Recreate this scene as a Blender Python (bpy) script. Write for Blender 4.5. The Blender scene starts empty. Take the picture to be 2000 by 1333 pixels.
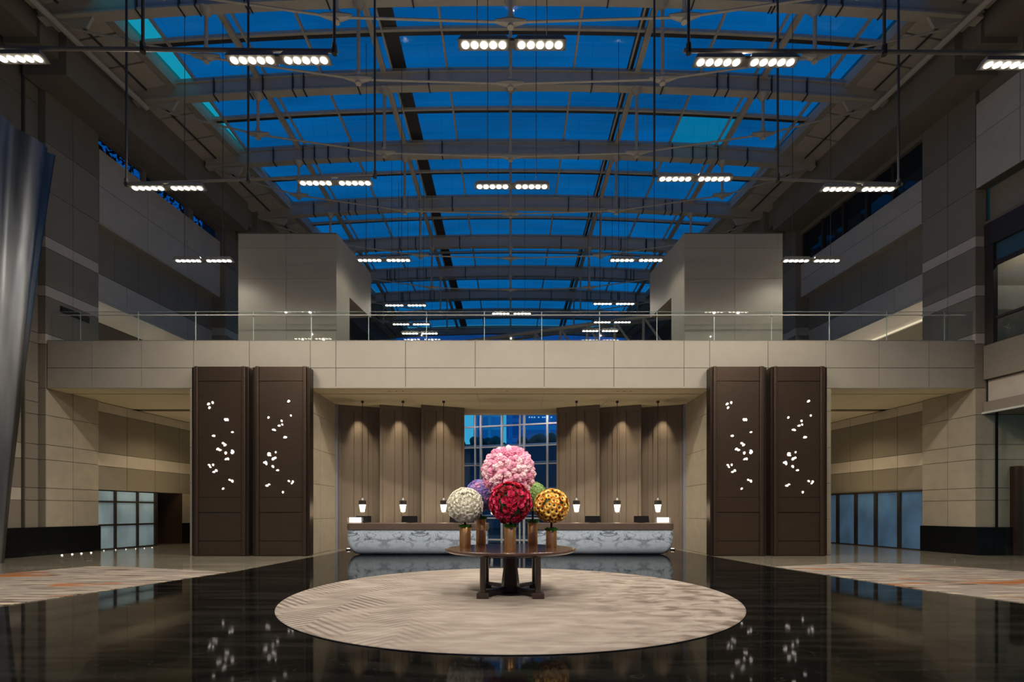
import bpy, math, random
from mathutils import Vector, Matrix, noise
random.seed(7)
sc = bpy.context.scene
col = sc.collection
F, CX, HY, EYE = 960.0, 997.0, 1000.0, 1.45
PI = math.pi

# ------------------------------------------------------------------ camera
cd = bpy.data.cameras.new('camera'); cam = bpy.data.objects.new('camera', cd); col.objects.link(cam)
cam.location = (0, 0, EYE); cam.rotation_euler = (PI/2, 0, 0)
cd.sensor_width = 36; cd.lens = F/2000*36
cd.shift_x = (1000-CX)/2000; cd.shift_y = (HY-666.5)/2000
cd.clip_end = 2000; cd.clip_start = .05
sc.camera = cam

# ------------------------------------------------------------------ sky (blue hour)
w = bpy.data.worlds.new('world'); sc.world = w; w.use_nodes = True
nt = w.node_tree; nt.nodes.clear()
out = nt.nodes.new('ShaderNodeOutputWorld'); bg = nt.nodes.new('ShaderNodeBackground')
tc = nt.nodes.new('ShaderNodeTexCoord'); sp = nt.nodes.new('ShaderNodeSeparateXYZ')
rp = nt.nodes.new('ShaderNodeValToRGB')
nt.links.new(tc.outputs['Generated'], sp.inputs[0]); nt.links.new(sp.outputs['Z'], rp.inputs[0])
rp.color_ramp.elements[0].position = .0; rp.color_ramp.elements[0].color = (.13, .70, .92, 1)
rp.color_ramp.elements[1].position = .95; rp.color_ramp.elements[1].color = (.015, .28, .46, 1)
e = rp.color_ramp.elements.new(.45); e.color = (.03, .42, .60, 1)
nt.links.new(rp.outputs[0], bg.inputs[0]); bg.inputs[1].default_value = .80
nt.links.new(bg.outputs[0], out.inputs[0])

# ------------------------------------------------------------------ exposure and render hints
vs = sc.view_settings
vs.view_transform = 'Standard'; vs.look = 'None'; vs.gamma = 1.0; vs.use_curve_mapping = False
vs.exposure = 0.0
cy = sc.cycles
cy.use_denoising = True; cy.max_bounces = 7; cy.diffuse_bounces = 3; cy.glossy_bounces = 3
cy.transmission_bounces = 4; cy.transparent_max_bounces = 12; cy.sample_clamp_indirect = 4.0
cy.caustics_reflective = False; cy.caustics_refractive = False; cy.use_adaptive_sampling = True

LAMP = 640.0      # one hanging double floodlight
WARM = (1.0, .89, .74)

def spot(name, loc, energy, size=120, blend=.6, color=WARM, rad=.08, aim=None, parent=None):
    l = bpy.data.lights.new(name, 'SPOT'); l.energy = energy; l.color = color
    l.spot_size = math.radians(size); l.spot_blend = blend; l.shadow_soft_size = rad
    o = bpy.data.objects.new(name, l); col.objects.link(o); o.location = loc
    if aim is not None:
        d = Vector(aim)-Vector(loc); o.rotation_euler = d.to_track_quat('-Z', 'Y').to_euler()
    if parent: o.parent = parent
    return o

# ------------------------------------------------------------------ materials
MATS = {}
def mat(name, color, rough=.5, metal=0, var=0, nscale=6, bump=0, bscale=40, island=0, spec=.5, coat=0,
        emit=0, ecol=None, stretch=(1, 1, 1)):
    if name in MATS: return MATS[name]
    m = bpy.data.materials.new(name); m.use_nodes = True; n = m.node_tree; b = n.nodes['Principled BSDF']
    b.inputs['Base Color'].default_value = (*color, 1); b.inputs['Roughness'].default_value = rough
    b.inputs['Metallic'].default_value = metal; b.inputs['Specular IOR Level'].default_value = spec
    b.inputs['Coat Weight'].default_value = coat; b.inputs['Coat Roughness'].default_value = .06
    t = n.nodes.new('ShaderNodeTexCoord'); mp = n.nodes.new('ShaderNodeMapping'); mp.inputs['Scale'].default_value = stretch
    n.links.new(t.outputs['Object'], mp.inputs[0])
    last = None
    if var:
        nz = n.nodes.new('ShaderNodeTexNoise'); nz.inputs['Scale'].default_value = nscale; nz.inputs['Detail'].default_value = 5
        n.links.new(mp.outputs[0], nz.inputs['Vector'])
        mr = n.nodes.new('ShaderNodeMapRange'); mr.inputs['From Min'].default_value = .3; mr.inputs['From Max'].default_value = .7
        mr.inputs['To Min'].default_value = 1-var; mr.inputs['To Max'].default_value = 1+var
        n.links.new(nz.outputs[0], mr.inputs[0]); last = mr.outputs[0]
    if island:
        g = n.nodes.new('ShaderNodeNewGeometry'); mr = n.nodes.new('ShaderNodeMapRange')
        mr.inputs['To Min'].default_value = 1-island; mr.inputs['To Max'].default_value = 1+island
        n.links.new(g.outputs['Random Per Island'], mr.inputs[0])
        if last is not None:
            mu = n.nodes.new('ShaderNodeMath'); mu.operation = 'MULTIPLY'
            n.links.new(last, mu.inputs[0]); n.links.new(mr.outputs[0], mu.inputs[1]); last = mu.outputs[0]
        else: last = mr.outputs[0]
    if last is not None:
        vm = n.nodes.new('ShaderNodeVectorMath'); vm.operation = 'SCALE'; vm.inputs[0].default_value = color
        n.links.new(last, vm.inputs['Scale']); n.links.new(vm.outputs[0], b.inputs['Base Color'])
    if bump:
        nz = n.nodes.new('ShaderNodeTexNoise'); nz.inputs['Scale'].default_value = bscale
        n.links.new(mp.outputs[0], nz.inputs['Vector'])
        bp = n.nodes.new('ShaderNodeBump'); bp.inputs['Strength'].default_value = bump; bp.inputs['Distance'].default_value = .01
        n.links.new(nz.outputs[0], bp.inputs['Height']); n.links.new(bp.outputs[0], b.inputs['Normal'])
    if emit:
        b.inputs['Emission Color'].default_value = (*(ecol or color), 1); b.inputs['Emission Strength'].default_value = emit
    MATS[name] = m
    return m

def glow(name, color, strength, sample=True):
    m = bpy.data.materials.new(name); m.use_nodes = True; n = m.node_tree; n.nodes.clear()
    o = n.nodes.new('ShaderNodeOutputMaterial'); e = n.nodes.new('ShaderNodeEmission')
    e.inputs[0].default_value = (*color, 1); e.inputs[1].default_value = strength
    n.links.new(e.outputs[0], o.inputs[0])
    if not sample: m.cycles.emission_sampling = 'NONE'
    return m

def tint_glass(name, tint, refl=.06, rough=.02, blotch=0):
    m = bpy.data.materials.new(name); m.use_nodes = True; n = m.node_tree; n.nodes.clear()
    o = n.nodes.new('ShaderNodeOutputMaterial'); t = n.nodes.new('ShaderNodeBsdfTransparent')
    g = n.nodes.new('ShaderNodeBsdfGlossy'); g.inputs['Roughness'].default_value = rough
    mx = n.nodes.new('ShaderNodeMixShader'); lw = n.nodes.new('ShaderNodeLayerWeight'); lw.inputs[0].default_value = .5
    pw = n.nodes.new('ShaderNodeMath'); pw.operation = 'POWER'; pw.inputs[1].default_value = 3.5; n.links.new(lw.outputs['Facing'], pw.inputs[0])
    fr = n.nodes.new('ShaderNodeMath'); fr.operation = 'MULTIPLY_ADD'; fr.inputs[1].default_value = .35; fr.inputs[2].default_value = refl; n.links.new(pw.outputs[0], fr.inputs[0])
    t.inputs[0].default_value = (*tint, 1); n.links.new(fr.outputs[0], mx.inputs[0])
    if blotch:
        geo = n.nodes.new('ShaderNodeNewGeometry'); mr = n.nodes.new('ShaderNodeMapRange')
        mr.inputs['To Min'].default_value = 1-blotch; mr.inputs['To Max'].default_value = 1+blotch
        n.links.new(geo.outputs['Random Per Island'], mr.inputs[0])
        tc = n.nodes.new('ShaderNodeTexCoord'); mp = n.nodes.new('ShaderNodeMapping'); mp.inputs['Scale'].default_value = (.12, .5, 1)
        nz = n.nodes.new('ShaderNodeTexNoise'); nz.inputs['Scale'].default_value = 1.6
        n.links.new(tc.outputs['Object'], mp.inputs[0]); n.links.new(mp.outputs[0], nz.inputs['Vector'])
        m2 = n.nodes.new('ShaderNodeMapRange'); m2.inputs['From Min'].default_value = .3; m2.inputs['From Max'].default_value = .7
        m2.inputs['To Min'].default_value = .82; m2.inputs['To Max'].default_value = 1.2
        n.links.new(nz.outputs[0], m2.inputs[0])
        mu = n.nodes.new('ShaderNodeMath'); mu.operation = 'MULTIPLY'; n.links.new(mr.outputs[0], mu.inputs[0]); n.links.new(m2.outputs[0], mu.inputs[1])
        vm = n.nodes.new('ShaderNodeVectorMath'); vm.operation = 'SCALE'; vm.inputs[0].default_value = tint
        n.links.new(mu.outputs[0], vm.inputs['Scale']); n.links.new(vm.outputs[0], t.inputs[0])
    n.links.new(t.outputs[0], mx.inputs[1]); n.links.new(g.outputs[0], mx.inputs[2]); n.links.new(mx.outputs[0], o.inputs[0])
    return m

M_cream = mat('cream_stone', (.39, .345, .27), .55, var=.07, nscale=3, island=.05, bump=.1)
M_gallery = mat('pale_stone', (.48, .44, .38), .55, var=.06, nscale=3, island=.04)
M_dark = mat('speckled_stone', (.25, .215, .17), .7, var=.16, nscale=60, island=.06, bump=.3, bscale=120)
M_stripe = mat('light_stone', (.55, .49, .42), .55, var=.06, nscale=3, island=.03)
M_conc = mat('painted_concrete', (.19, .165, .13), .7, var=.08, nscale=2)
M_bridge = mat('bridge_cladding', (.36, .33, .28), .5, var=.03, nscale=2, island=.025)
M_box = mat('box_cladding', (.22, .205, .175), .55, var=.03, nscale=2, island=.02)
M_soffit = mat('soffit_plaster', (.56, .49, .35), .7, var=.03, nscale=2)
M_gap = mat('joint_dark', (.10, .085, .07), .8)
M_black = mat('black_granite', (.006, .007, .008), .25, spec=.3)
M_dkframe = mat('dark_frame', (.035, .028, .024), .45)
M_steel = mat('painted_steel', (.42, .385, .325), .5, var=.05, nscale=4)
M_steeldk = mat('dark_steel', (.03, .03, .032), .5)
M_rodgrey = mat('grey_rod', (.20, .19, .17), .45)
M_bronze = mat('bronze_panel', (.090, .062, .046), .40, metal=.7, var=.10, nscale=2, stretch=(1, 1, 14), bump=.05, bscale=30)
M_bronze2 = mat('bronze_edge', (.062, .044, .034), .32, metal=.8)
M_fin = mat('fin_fabric', (.165, .128, .096), .62, var=.06, nscale=2, stretch=(8, 8, .4))
M_band = mat('taupe_counter', (.13, .09, .072), .45, var=.05, nscale=4)
M_brass = mat('brass_vase', (.76, .43, .19), .34, metal=.9, var=.18, nscale=3, stretch=(18, 18, .3))
M_wood = mat('dark_walnut', (.052, .024, .016), .22, var=.3, nscale=5, stretch=(2, 12, 2), coat=.5)
M_wooddk = mat('dark_walnut_leg', (.035, .019, .013), .3, var=.25, nscale=6, stretch=(6, 6, 1), coat=.3)
M_stem = mat('brown_stem', (.035, .022, .014), .8, bump=.4)
M_leaf = mat('leaf_green', (.07, .27, .04), .5, var=.3, nscale=12, island=.3)
M_leafdk = mat('leaf_dark', (.018, .045, .014), .6, var=.3, nscale=20, island=.3)
M_screen = mat('black_screen', (.003, .003, .004), .6, spec=.15)
M_white = mat('white_metal', (.6, .6, .58), .4)
M_bluewhite = mat('channel_blue_sheen', (.42, .46, .60), .3, metal=.6)  # pale blue stands for the window's reflection on the metal
M_glassroof = tint_glass('roof_glass_tinted', (.010, .275, .62), blotch=.08)
M_glassclear = tint_glass('roof_glass_clear', (.25, .95, .98))
M_glassmid = tint_glass('roof_glass_teal', (.04, .50, .72))
M_glassrail = tint_glass('rail_glass', (.95, .97, .96), refl=.03)
M_glassedge = mat('glass_edge', (.45, .55, .52), .2)
M_glasswin = tint_glass('window_glass', (.75, .88, 1.0), refl=.04)
M_darkglass = mat('dark_reflective_glass', (.008, .016, .028), .05, spec=.6)
M_lens = glow('lamp_lens', (1, .90, .74), 26, False)
M_petal = glow('petal_glow', (1, .90, .80), 2.2, False)
M_pend = glow('pendant_glow', (1, .86, .66), 7)
M_boxglow = glow('lantern_glow', (1, .84, .66), 5)
M_coved = glow('cove_glow', (1, .82, .58), .9)
M_crown = mat('tree_foliage', (.02, .10, .12), .9, var=.4, nscale=.2)

def node_mat(name, rough=.5, **kw):
    m = bpy.data.materials.new(name); m.use_nodes = True; n = m.node_tree; b = n.nodes['Principled BSDF']
    b.inputs['Roughness'].default_value = rough
    for k, v in kw.items(): b.inputs[k.replace('_', ' ')].default_value = v
    return m, n, b
def N(n, t, **kw):
    x = n.nodes.new(t)
    for k, v in kw.items(): setattr(x, k, v)
    return x
def mixc(n, fac, a, b):
    x = n.nodes.new('ShaderNodeMix'); x.data_type = 'RGBA'
    for s, v in ((0, fac), (6, a), (7, b)):
        if isinstance(v, (int, float)): x.inputs[s].default_value = v
        elif isinstance(v, tuple): x.inputs[s].default_value = (*v, 1)
        else: n.links.new(v, x.inputs[s])
    return x.outputs[2]
def mrange(n, v, a, b, c=0, d=1):
    x = n.nodes.new('ShaderNodeMapRange'); n.links.new(v, x.inputs[0])
    for i, q in zip((1, 2, 3, 4), (a, b, c, d)): x.inputs[i].default_value = q
    return x.outputs[0]
def mth(n, op, a, b=None):
    x = n.nodes.new('ShaderNodeMath'); x.operation = op
    for i, v in enumerate((a, b)):
        if v is None: continue
        if isinstance(v, (int, float)): x.inputs[i].default_value = v
        else: n.links.new(v, x.inputs[i])
    return x.outputs[0]
def coords(n, scale=(1, 1, 1), rot=(0, 0, 0)):
    t = n.nodes.new('ShaderNodeTexCoord'); mp = n.nodes.new('ShaderNodeMapping')
    mp.inputs['Scale'].default_value = scale; mp.inputs['Rotation'].default_value = rot
    n.links.new(t.outputs['Object'], mp.inputs[0]); return mp.outputs[0]
def nz(n, vec, scale, detail=4, dist=0):
    x = n.nodes.new('ShaderNodeTexNoise'); x.inputs['Scale'].default_value = scale; x.inputs['Detail'].default_value = detail
    x.inputs['Distortion'].default_value = dist; n.links.new(vec, x.inputs['Vector']); return x.outputs[0]

# polished black marble
M_floorblk, n, b = node_mat('black_marble', .07)
v = coords(n, (.35, 2.2, 1)); a = nz(n, v, 1.6, 8, .6)
c1 = mixc(n, mrange(n, a, .45, .75), (.004, .0045, .0045), (.018, .018, .016))
v2 = coords(n, (1, 1.4, 1), (0, 0, .5)); a2 = nz(n, v2, 1.1, 9, 1.5)
c2 = mixc(n, mrange(n, mth(n, 'ABSOLUTE', mth(n, 'SUBTRACT', a2, .5)), 0, .004, .25, 0), c1, (.10, .10, .09))
n.links.new(c2, b.inputs['Base Color']); b.inputs['Specular IOR Level'].default_value = .065
n.links.new(mrange(n, a, .3, .7, .03, .075), b.inputs['Roughness'])
# polished cream marble
M_floorcr, n, b = node_mat('cream_marble', .12)
v = coords(n, (.3, 2.0, 1)); a = nz(n, v, 1.4, 7, .5)
c1 = mixc(n, mrange(n, a, .3, .7), (.20, .18, .135), (.33, .30, .235))
bk = N(n, 'ShaderNodeTexBrick'); n.links.new(coords(n), bk.inputs[0]); bk.inputs['Scale'].default_value = 1
bk.inputs['Mortar Size'].default_value = .006; bk.inputs['Brick Width'].default_value = 1.2; bk.inputs['Row Height'].default_value = 1.2; bk.offset = 0
c2 = mixc(n, bk.outputs['Fac'], c1, (.12, .10, .08)); n.links.new(c2, b.inputs['Base Color'])
# book-matched desk marble
M_marble, n, b = node_mat('bookmatched_marble', .18)
t = N(n, 'ShaderNodeTexCoord'); sx = N(n, 'ShaderNodeSeparateXYZ'); n.links.new(t.outputs['Object'], sx.inputs[0])
px = mth(n, 'PINGPONG', mth(n, 'ADD', sx.outputs[0], 11.8), 1.19)
cb = N(n, 'ShaderNodeCombineXYZ'); n.links.new(px, cb.inputs[0]); n.links.new(sx.outputs[2], cb.inputs[2]); n.links.new(sx.outputs[1], cb.inputs[1])
mp = N(n, 'ShaderNodeMapping'); mp.inputs['Rotation'].default_value = (0, .55, 0); mp.inputs['Scale'].default_value = (1, .3, 2.3); n.links.new(cb.outputs[0], mp.inputs[0])
a = nz(n, mp.outputs[0], 1.35, 8, 1.2); a2 = nz(n, mp.outputs[0], 3.2, 7, 1.5)
f1 = mrange(n, mth(n, 'ABSOLUTE', mth(n, 'SUBTRACT', a, .5)), 0, .055, 1, 0)
f2 = mrange(n, mth(n, 'ABSOLUTE', mth(n, 'SUBTRACT', a2, .52)), 0, .028, .7, 0)
ms = mrange(n, sx.outputs[2], .2, .6, .2, 1)
ff = mth(n, 'MULTIPLY', mth(n, 'MAXIMUM', f1, f2), ms)
c = mixc(n, ff, (.62, .73, .86), (.05, .07, .11)); n.links.new(c, b.inputs['Base Color'])
# round rug
M_rug, n, b = node_mat('taupe_rug', .95, Specular_IOR_Level=.1)
t = N(n, 'ShaderNodeTexCoord'); sx = N(n, 'ShaderNodeSeparateXYZ'); n.links.new(t.outputs['Object'], sx.inputs[0])
X, Y = sx.outputs[0], sx.outputs[1]
zz = mth(n, 'PINGPONG', mth(n, 'ADD', X, 10), .62)
ph = mth(n, 'ADD', Y, mth(n, 'MULTIPLY', zz, 1.05))
st = mth(n, 'SINE', mth(n, 'MULTIPLY', ph, 2*PI/.17))
zz2 = mth(n, 'PINGPONG', mth(n, 'ADD', Y, 10), .9)
blk = mth(n, 'SINE', mth(n, 'MULTIPLY', mth(n, 'ADD', X, zz2), 5.2))
big = nz(n, coords(n, (1, 1.3, 1)), .55, 4, .5)
ml = mrange(n, mth(n, 'ADD', X, mth(n, 'MULTIPLY', big, 2.0)), -1.6, .3, 1, 0)
hb = mth(n, 'MULTIPLY', mrange(n, st, -.1, .5), mth(n, 'MULTIPLY', ml, mrange(n, blk, -.6, .2, .25, 1)))
fine = nz(n, coords(n, (1, 1.7, 1)), 2.6, 9, .5)
mr_ = mrange(n, mth(n, 'SUBTRACT', X, mth(n, 'MULTIPLY', big, 1.6)), -.6, 1.6)
wear = mth(n, 'MULTIPLY', mrange(n, fine, .46, .62), mth(n, 'MULTIPLY', mr_, mrange(n, big, .32, .46)))
soft = nz(n, coords(n, (.8, 2.5, 1)), 2.0, 5, .3)
base = mixc(n, mrange(n, soft, .35, .65), (.31, .265, .23), (.44, .385, .34))
c = mixc(n, mth(n, 'MULTIPLY', hb, .85), base, (.16, .13, .11)); c = mixc(n, mth(n, 'MULTIPLY', wear, .8), c, (.14, .10, .08))
n.links.new(c, b.inputs['Base Color'])
bp = N(n, 'ShaderNodeBump'); bp.inputs['Strength'].default_value = .35; bp.inputs['Distance'].default_value = .01
n.links.new(mth(n, 'ADD', hb, nz(n, coords(n), 160, 2)), bp.inputs['Height']); n.links.new(bp.outputs[0], b.inputs['Normal'])
# streaked side carpets
def streak_mat(name, tilt):
    m, n, b = node_mat(name, .95, Specular_IOR_Level=.1)
    v = coords(n, (.55, 6.5, 1), (0, 0, tilt)); lo = nz(n, coords(n, (.5, 1.0, 1)), .75, 2)
    a = nz(n, v, 1.3, 3); c3 = nz(n, coords(n, (.7, 9, 1), (0, 0, tilt)), 1.1, 2); d = nz(n, coords(n, (.45, 7, 3), (0, 0, tilt)), 1.7, 2)
    base = mixc(n, mrange(n, a, .3, .7), (.24, .205, .18), (.32, .28, .25))
    c = mixc(n, mrange(n, c3, .585, .61), base, (.50, .43, .32))
    c = mixc(n, mrange(n, c3, .405, .385), c, (.10, .075, .06))
    orange = mth(n, 'MULTIPLY', mrange(n, lo, .585, .62), mrange(n, d, .47, .50))
    c = mixc(n, orange, c, (.34, .125, .04))
    dk = mth(n, 'MULTIPLY', mrange(n, lo, .585, .62), mrange(n, d, .40, .38))
    c = mixc(n, dk, c, (.07, .045, .035))
    n.links.new(c, b.inputs['Base Color']); return m
M_carpL = streak_mat('streaked_carpet_left', -.10); M_carpR = streak_mat('streaked_carpet_right', .12)
# frosted glass, back-lit
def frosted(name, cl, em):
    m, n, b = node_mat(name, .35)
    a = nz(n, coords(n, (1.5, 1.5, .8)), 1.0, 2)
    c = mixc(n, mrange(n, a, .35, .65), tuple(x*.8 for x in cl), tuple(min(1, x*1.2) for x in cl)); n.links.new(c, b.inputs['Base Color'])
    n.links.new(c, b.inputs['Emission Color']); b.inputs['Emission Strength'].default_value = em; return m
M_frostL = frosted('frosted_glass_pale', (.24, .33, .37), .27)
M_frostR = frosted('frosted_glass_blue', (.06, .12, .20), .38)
# brushed sculpted metal
M_sculpt, n, b = node_mat('satin_steel', .40, Metallic=1.0)
a = nz(n, coords(n, (3, 3, .12)), 1.0, 2)
c = mixc(n, mrange(n, a, .35, .65), (.13, .145, .17), (.26, .265, .28)); n.links.new(c, b.inputs['Base Color'])
# distant towers with strips of windows
def tower(name, cl, cl2, sc_=1.0, lit=0):
    m, n, b = node_mat(name, .5)
    bk = N(n, 'ShaderNodeTexBrick'); n.links.new(coords(n, (1, 1, 1), (PI/2, 0, 0)), bk.inputs[0]); bk.inputs['Scale'].default_value = sc_
    bk.inputs['Mortar Size'].default_value = .03; bk.inputs['Brick Width'].default_value = .45; bk.inputs['Row Height'].default_value = .28; bk.offset = 0
    bk.inputs['Color1'].default_value = (*cl, 1); bk.inputs['Color2'].default_value = (*[x*.8 for x in cl], 1); bk.inputs['Mortar'].default_value = (*cl2, 1)
    n.links.new(bk.outputs[0], b.inputs['Base Color']); return m
M_towA = tower('tower_pale_blue', (.14, .50, .95), (.35, .75, 1), .09)
M_towB = tower('tower_deep_blue', (.05, .30, .80), (.14, .45, .95), .07)
M_litwin = glow('lit_window', (.5, .9, 1), 1.3)

# ------------------------------------------------------------------ mesh helpers
class MB:
    def __init__(s): s.v = []; s.f = []; s.m = []
    def hexa(s, p, m=0):
        b = len(s.v); s.v += [tuple(q) for q in p]
        for q in ((0, 3, 2, 1), (4, 5, 6, 7), (0, 1, 5, 4), (1, 2, 6, 5), (2, 3, 7, 6), (3, 0, 4, 7)):
            s.f.append(tuple(b+i for i in q)); s.m.append(m)
        return s
    def box(s, x0, x1, y0, y1, z0, z1, m=0):
        return s.hexa([(x0, y0, z0), (x1, y0, z0), (x1, y1, z0), (x0, y1, z0), (x0, y0, z1), (x1, y0, z1), (x1, y1, z1), (x0, y1, z1)], m)
    def cyl(s, p0, p1, r0, r1=None, n=10, m=0, cap=True):
        r1 = r0 if r1 is None else r1; p0, p1 = Vector(p0), Vector(p1); d = (p1-p0).normalized()
        a = d.orthogonal().normalized(); c = d.cross(a); b = len(s.v)
        for p, r in ((p0, r0), (p1, r1)):
            for k in range(n):
                t = 2*PI*k/n; s.v.append(tuple(p+(a*math.cos(t)+c*math.sin(t))*r))
        for k in range(n):
            k2 = (k+1) % n; s.f.append((b+k, b+k2, b+n+k2, b+n+k)); s.m.append(m)
        if cap:
            s.f.append(tuple(b+k for k in reversed(range(n)))); s.m.append(m)
            s.f.append(tuple(b+n+k for k in range(n))); s.m.append(m)
        return s
    def lathe(s, prof, c=(0, 0, 0), n=24, m=0):
        b = len(s.v)
        for r, z in prof:
            for k in range(n):
                t = 2*PI*k/n; s.v.append((c[0]+r*math.cos(t), c[1]+r*math.sin(t), c[2]+z))
        for i in range(len(prof)-1):
            for k in range(n):
                k2 = (k+1) % n; s.f.append((b+i*n+k, b+i*n+k2, b+(i+1)*n+k2, b+(i+1)*n+k)); s.m.append(m)
        s.f.append(tuple(b+k for k in reversed(range(n)))); s.m.append(m)
        q = b+(len(prof)-1)*n; s.f.append(tuple(q+k for k in range(n))); s.m.append(m)
        return s
    def prism(s, poly, z0, z1, m=0):
        b = len(s.v); k = len(poly)
        s.v += [(x, y, z0) for x, y in poly]+[(x, y, z1) for x, y in poly]
        s.f.append(tuple(b+i for i in reversed(range(k)))); s.m.append(m); s.f.append(tuple(b+k+i for i in range(k))); s.m.append(m)
        for i in range(k):
            j = (i+1) % k; s.f.append((b+i, b+j, b+k+j, b+k+i)); s.m.append(m)
        return s
    def quad(s, p, m=0):
        b = len(s.v); s.v += [tuple(q) for q in p]; s.f.append(tuple(range(b, b+len(p)))); s.m.append(m); return s
    def add(s, o, M=None):
        b = len(s.v)
        s.v += [tuple(M @ Vector(v)) if M is not None else v for v in o.v]
        s.f += [tuple(b+i for i in f) for f in o.f]; s.m += o.m; return s
    def data(s, name, mats, smooth=False):
        me = bpy.data.meshes.new(name); me.from_pydata(s.v, [], s.f)
        for m in (mats if isinstance(mats, (list, tuple)) else [mats]): me.materials.append(m)
        me.polygons.foreach_set('material_index', s.m)
        if smooth: me.polygons.foreach_set('use_smooth', [True]*len(s.f))
        me.update(); return me
    def build(s, name, mats, parent=None, smooth=False, bevel=0, loc=None):
        o = bpy.data.objects.new(name, s.data(name, mats, smooth)); col.objects.link(o)
        if parent: o.parent = parent
        if loc: o.location = loc
        if bevel:
            md = o.modifiers.new('bevel', 'BEVEL'); md.width = bevel; md.segments = 2; md.limit_method = 'ANGLE'
        if smooth and not bevel:
            try: o.data.set_sharp_from_angle(angle=math.radians(42))
            except Exception: pass
        return o
def tag(o, label=None, cat=None, group=None, kind=None):
    if label: o['label'] = label
    if cat: o['category'] = cat
    if group: o['group'] = group
    if kind: o['kind'] = kind
    return o
def thing(name, label, cat, loc=(0, 0, 0), rz=0, group=None, kind=None):
    o = bpy.data.objects.new(name, None); col.objects.link(o); o.location = loc; o.rotation_euler = (0, 0, rz)
    o.empty_display_size = .2
    return tag(o, label, cat, group, kind)
def struct(o, label=None, cat=None): return tag(o, label, cat, None, 'structure')
def copy_tree(o, parent=None, data=True):
    c = o.copy(); col.objects.link(c)
    if parent: c.parent = parent
    for ch in o.children: copy_tree(ch, c)
    return c
def at(px, py, Y): return Vector(((px-CX)/F*Y, Y, EYE+(HY-py)/F*Y))

# side walls converge with depth
def W(s, Y, off=0): return s*(15.5-.12*(Y-16.4)+off)
def wbox(mb, s, Y0, Y1, z0, z1, o0, o1, m=0):
    a, b_ = (o0, o1) if s > 0 else (o1, o0)
    p = [(W(s, Y0, a), Y0), (W(s, Y0, b_), Y0), (W(s, Y1, b_), Y1), (W(s, Y1, a), Y1)]
    return mb.hexa([(x, y, z0) for x, y in p]+[(x, y, z1) for x, y in p], m)
def clad(mb, s, ys, bands, off, th=.12, gap=.008, back=True, mback=0):
    """panels of stone: bands = [(z0, z1, material slot)], ys = joint positions along the wall"""
    for i in range(len(ys)-1):
        for z0, z1, m in bands:
            wbox(mb, s, ys[i]+gap, ys[i+1]-gap, z0+gap, z1-gap, off, off+th, m)
    if back: wbox(mb, s, ys[0], ys[-1], bands[0][0], bands[-1][1], off+.03, off+th+.3, mback)
def lin(a, b_, k): return [a+(b_-a)*i/k for i in range(k+1)]
SM = [M_gap, M_cream, M_dark, M_stripe, M_gallery, M_conc]   # slots 0..5

# ------------------------------------------------------------------ floor
fl = MB().prism([(-19, -6), (19, -6), (19, 30), (-19, 30)], -.3, 0).build('floor', M_floorcr)
struct(fl, 'pale polished marble floor at the sides and under the aisles', 'floor')
inlay = [(-6.15, 23), (-6.17, 17.3), (-6.33, 15.5), (-6.64, 11.84), (-7.28, 9.13), (-7.73, 7.44), (-9.0, 3.5), (-10.5, -6),
         (10.5, -6), (9.2, 3.5), (8.04, 7.7), (7.55, 8.98), (6.84, 12.8), (6.3, 17.8), (6.15, 23)]
o = MB().prism(list(reversed(inlay)), 0, .004).build('floor', M_floorblk)
struct(o, 'polished black marble floor running from the camera to the reception desks', 'floor')

# carpets
cl = [(-6.70, 11.70), (-10.06, 12.84), (-11.1, 12.9), (-11.9, 11.0), (-12.9, 7.0), (-12.9, 4.0), (-9.2, 4.0), (-7.80, 7.44), (-7.34, 9.13)]
o = MB().prism(cl, .0041, .012).build('area_carpet', M_carpL); tag(o, 'streaked taupe and orange carpet on the left, beside the black floor', 'carpet', 'streaked side carpets')
cr = [(6.90, 12.85), (7.62, 8.98), (8.12, 7.7), (9.4, 4.0), (13, 4.0), (13.3, 8), (12.4, 11.8), (11.3, 13.4), (9.97, 13.9)]
o = MB().prism(cr, .0041, .012).build('area_carpet', M_carpR); tag(o, 'streaked taupe and orange carpet on the right, beside the black floor', 'carpet', 'streaked side carpets')
rug = MB().lathe([(3.72, .004), (3.75, .008), (3.75, .016), (3.735, .022), (3.70, .024), (.01, .024)], n=160).build('round_rug', M_rug, loc=(0, 8.67, 0))
tag(rug, 'large round taupe rug with chevron carving on the black floor', 'rug')

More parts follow.
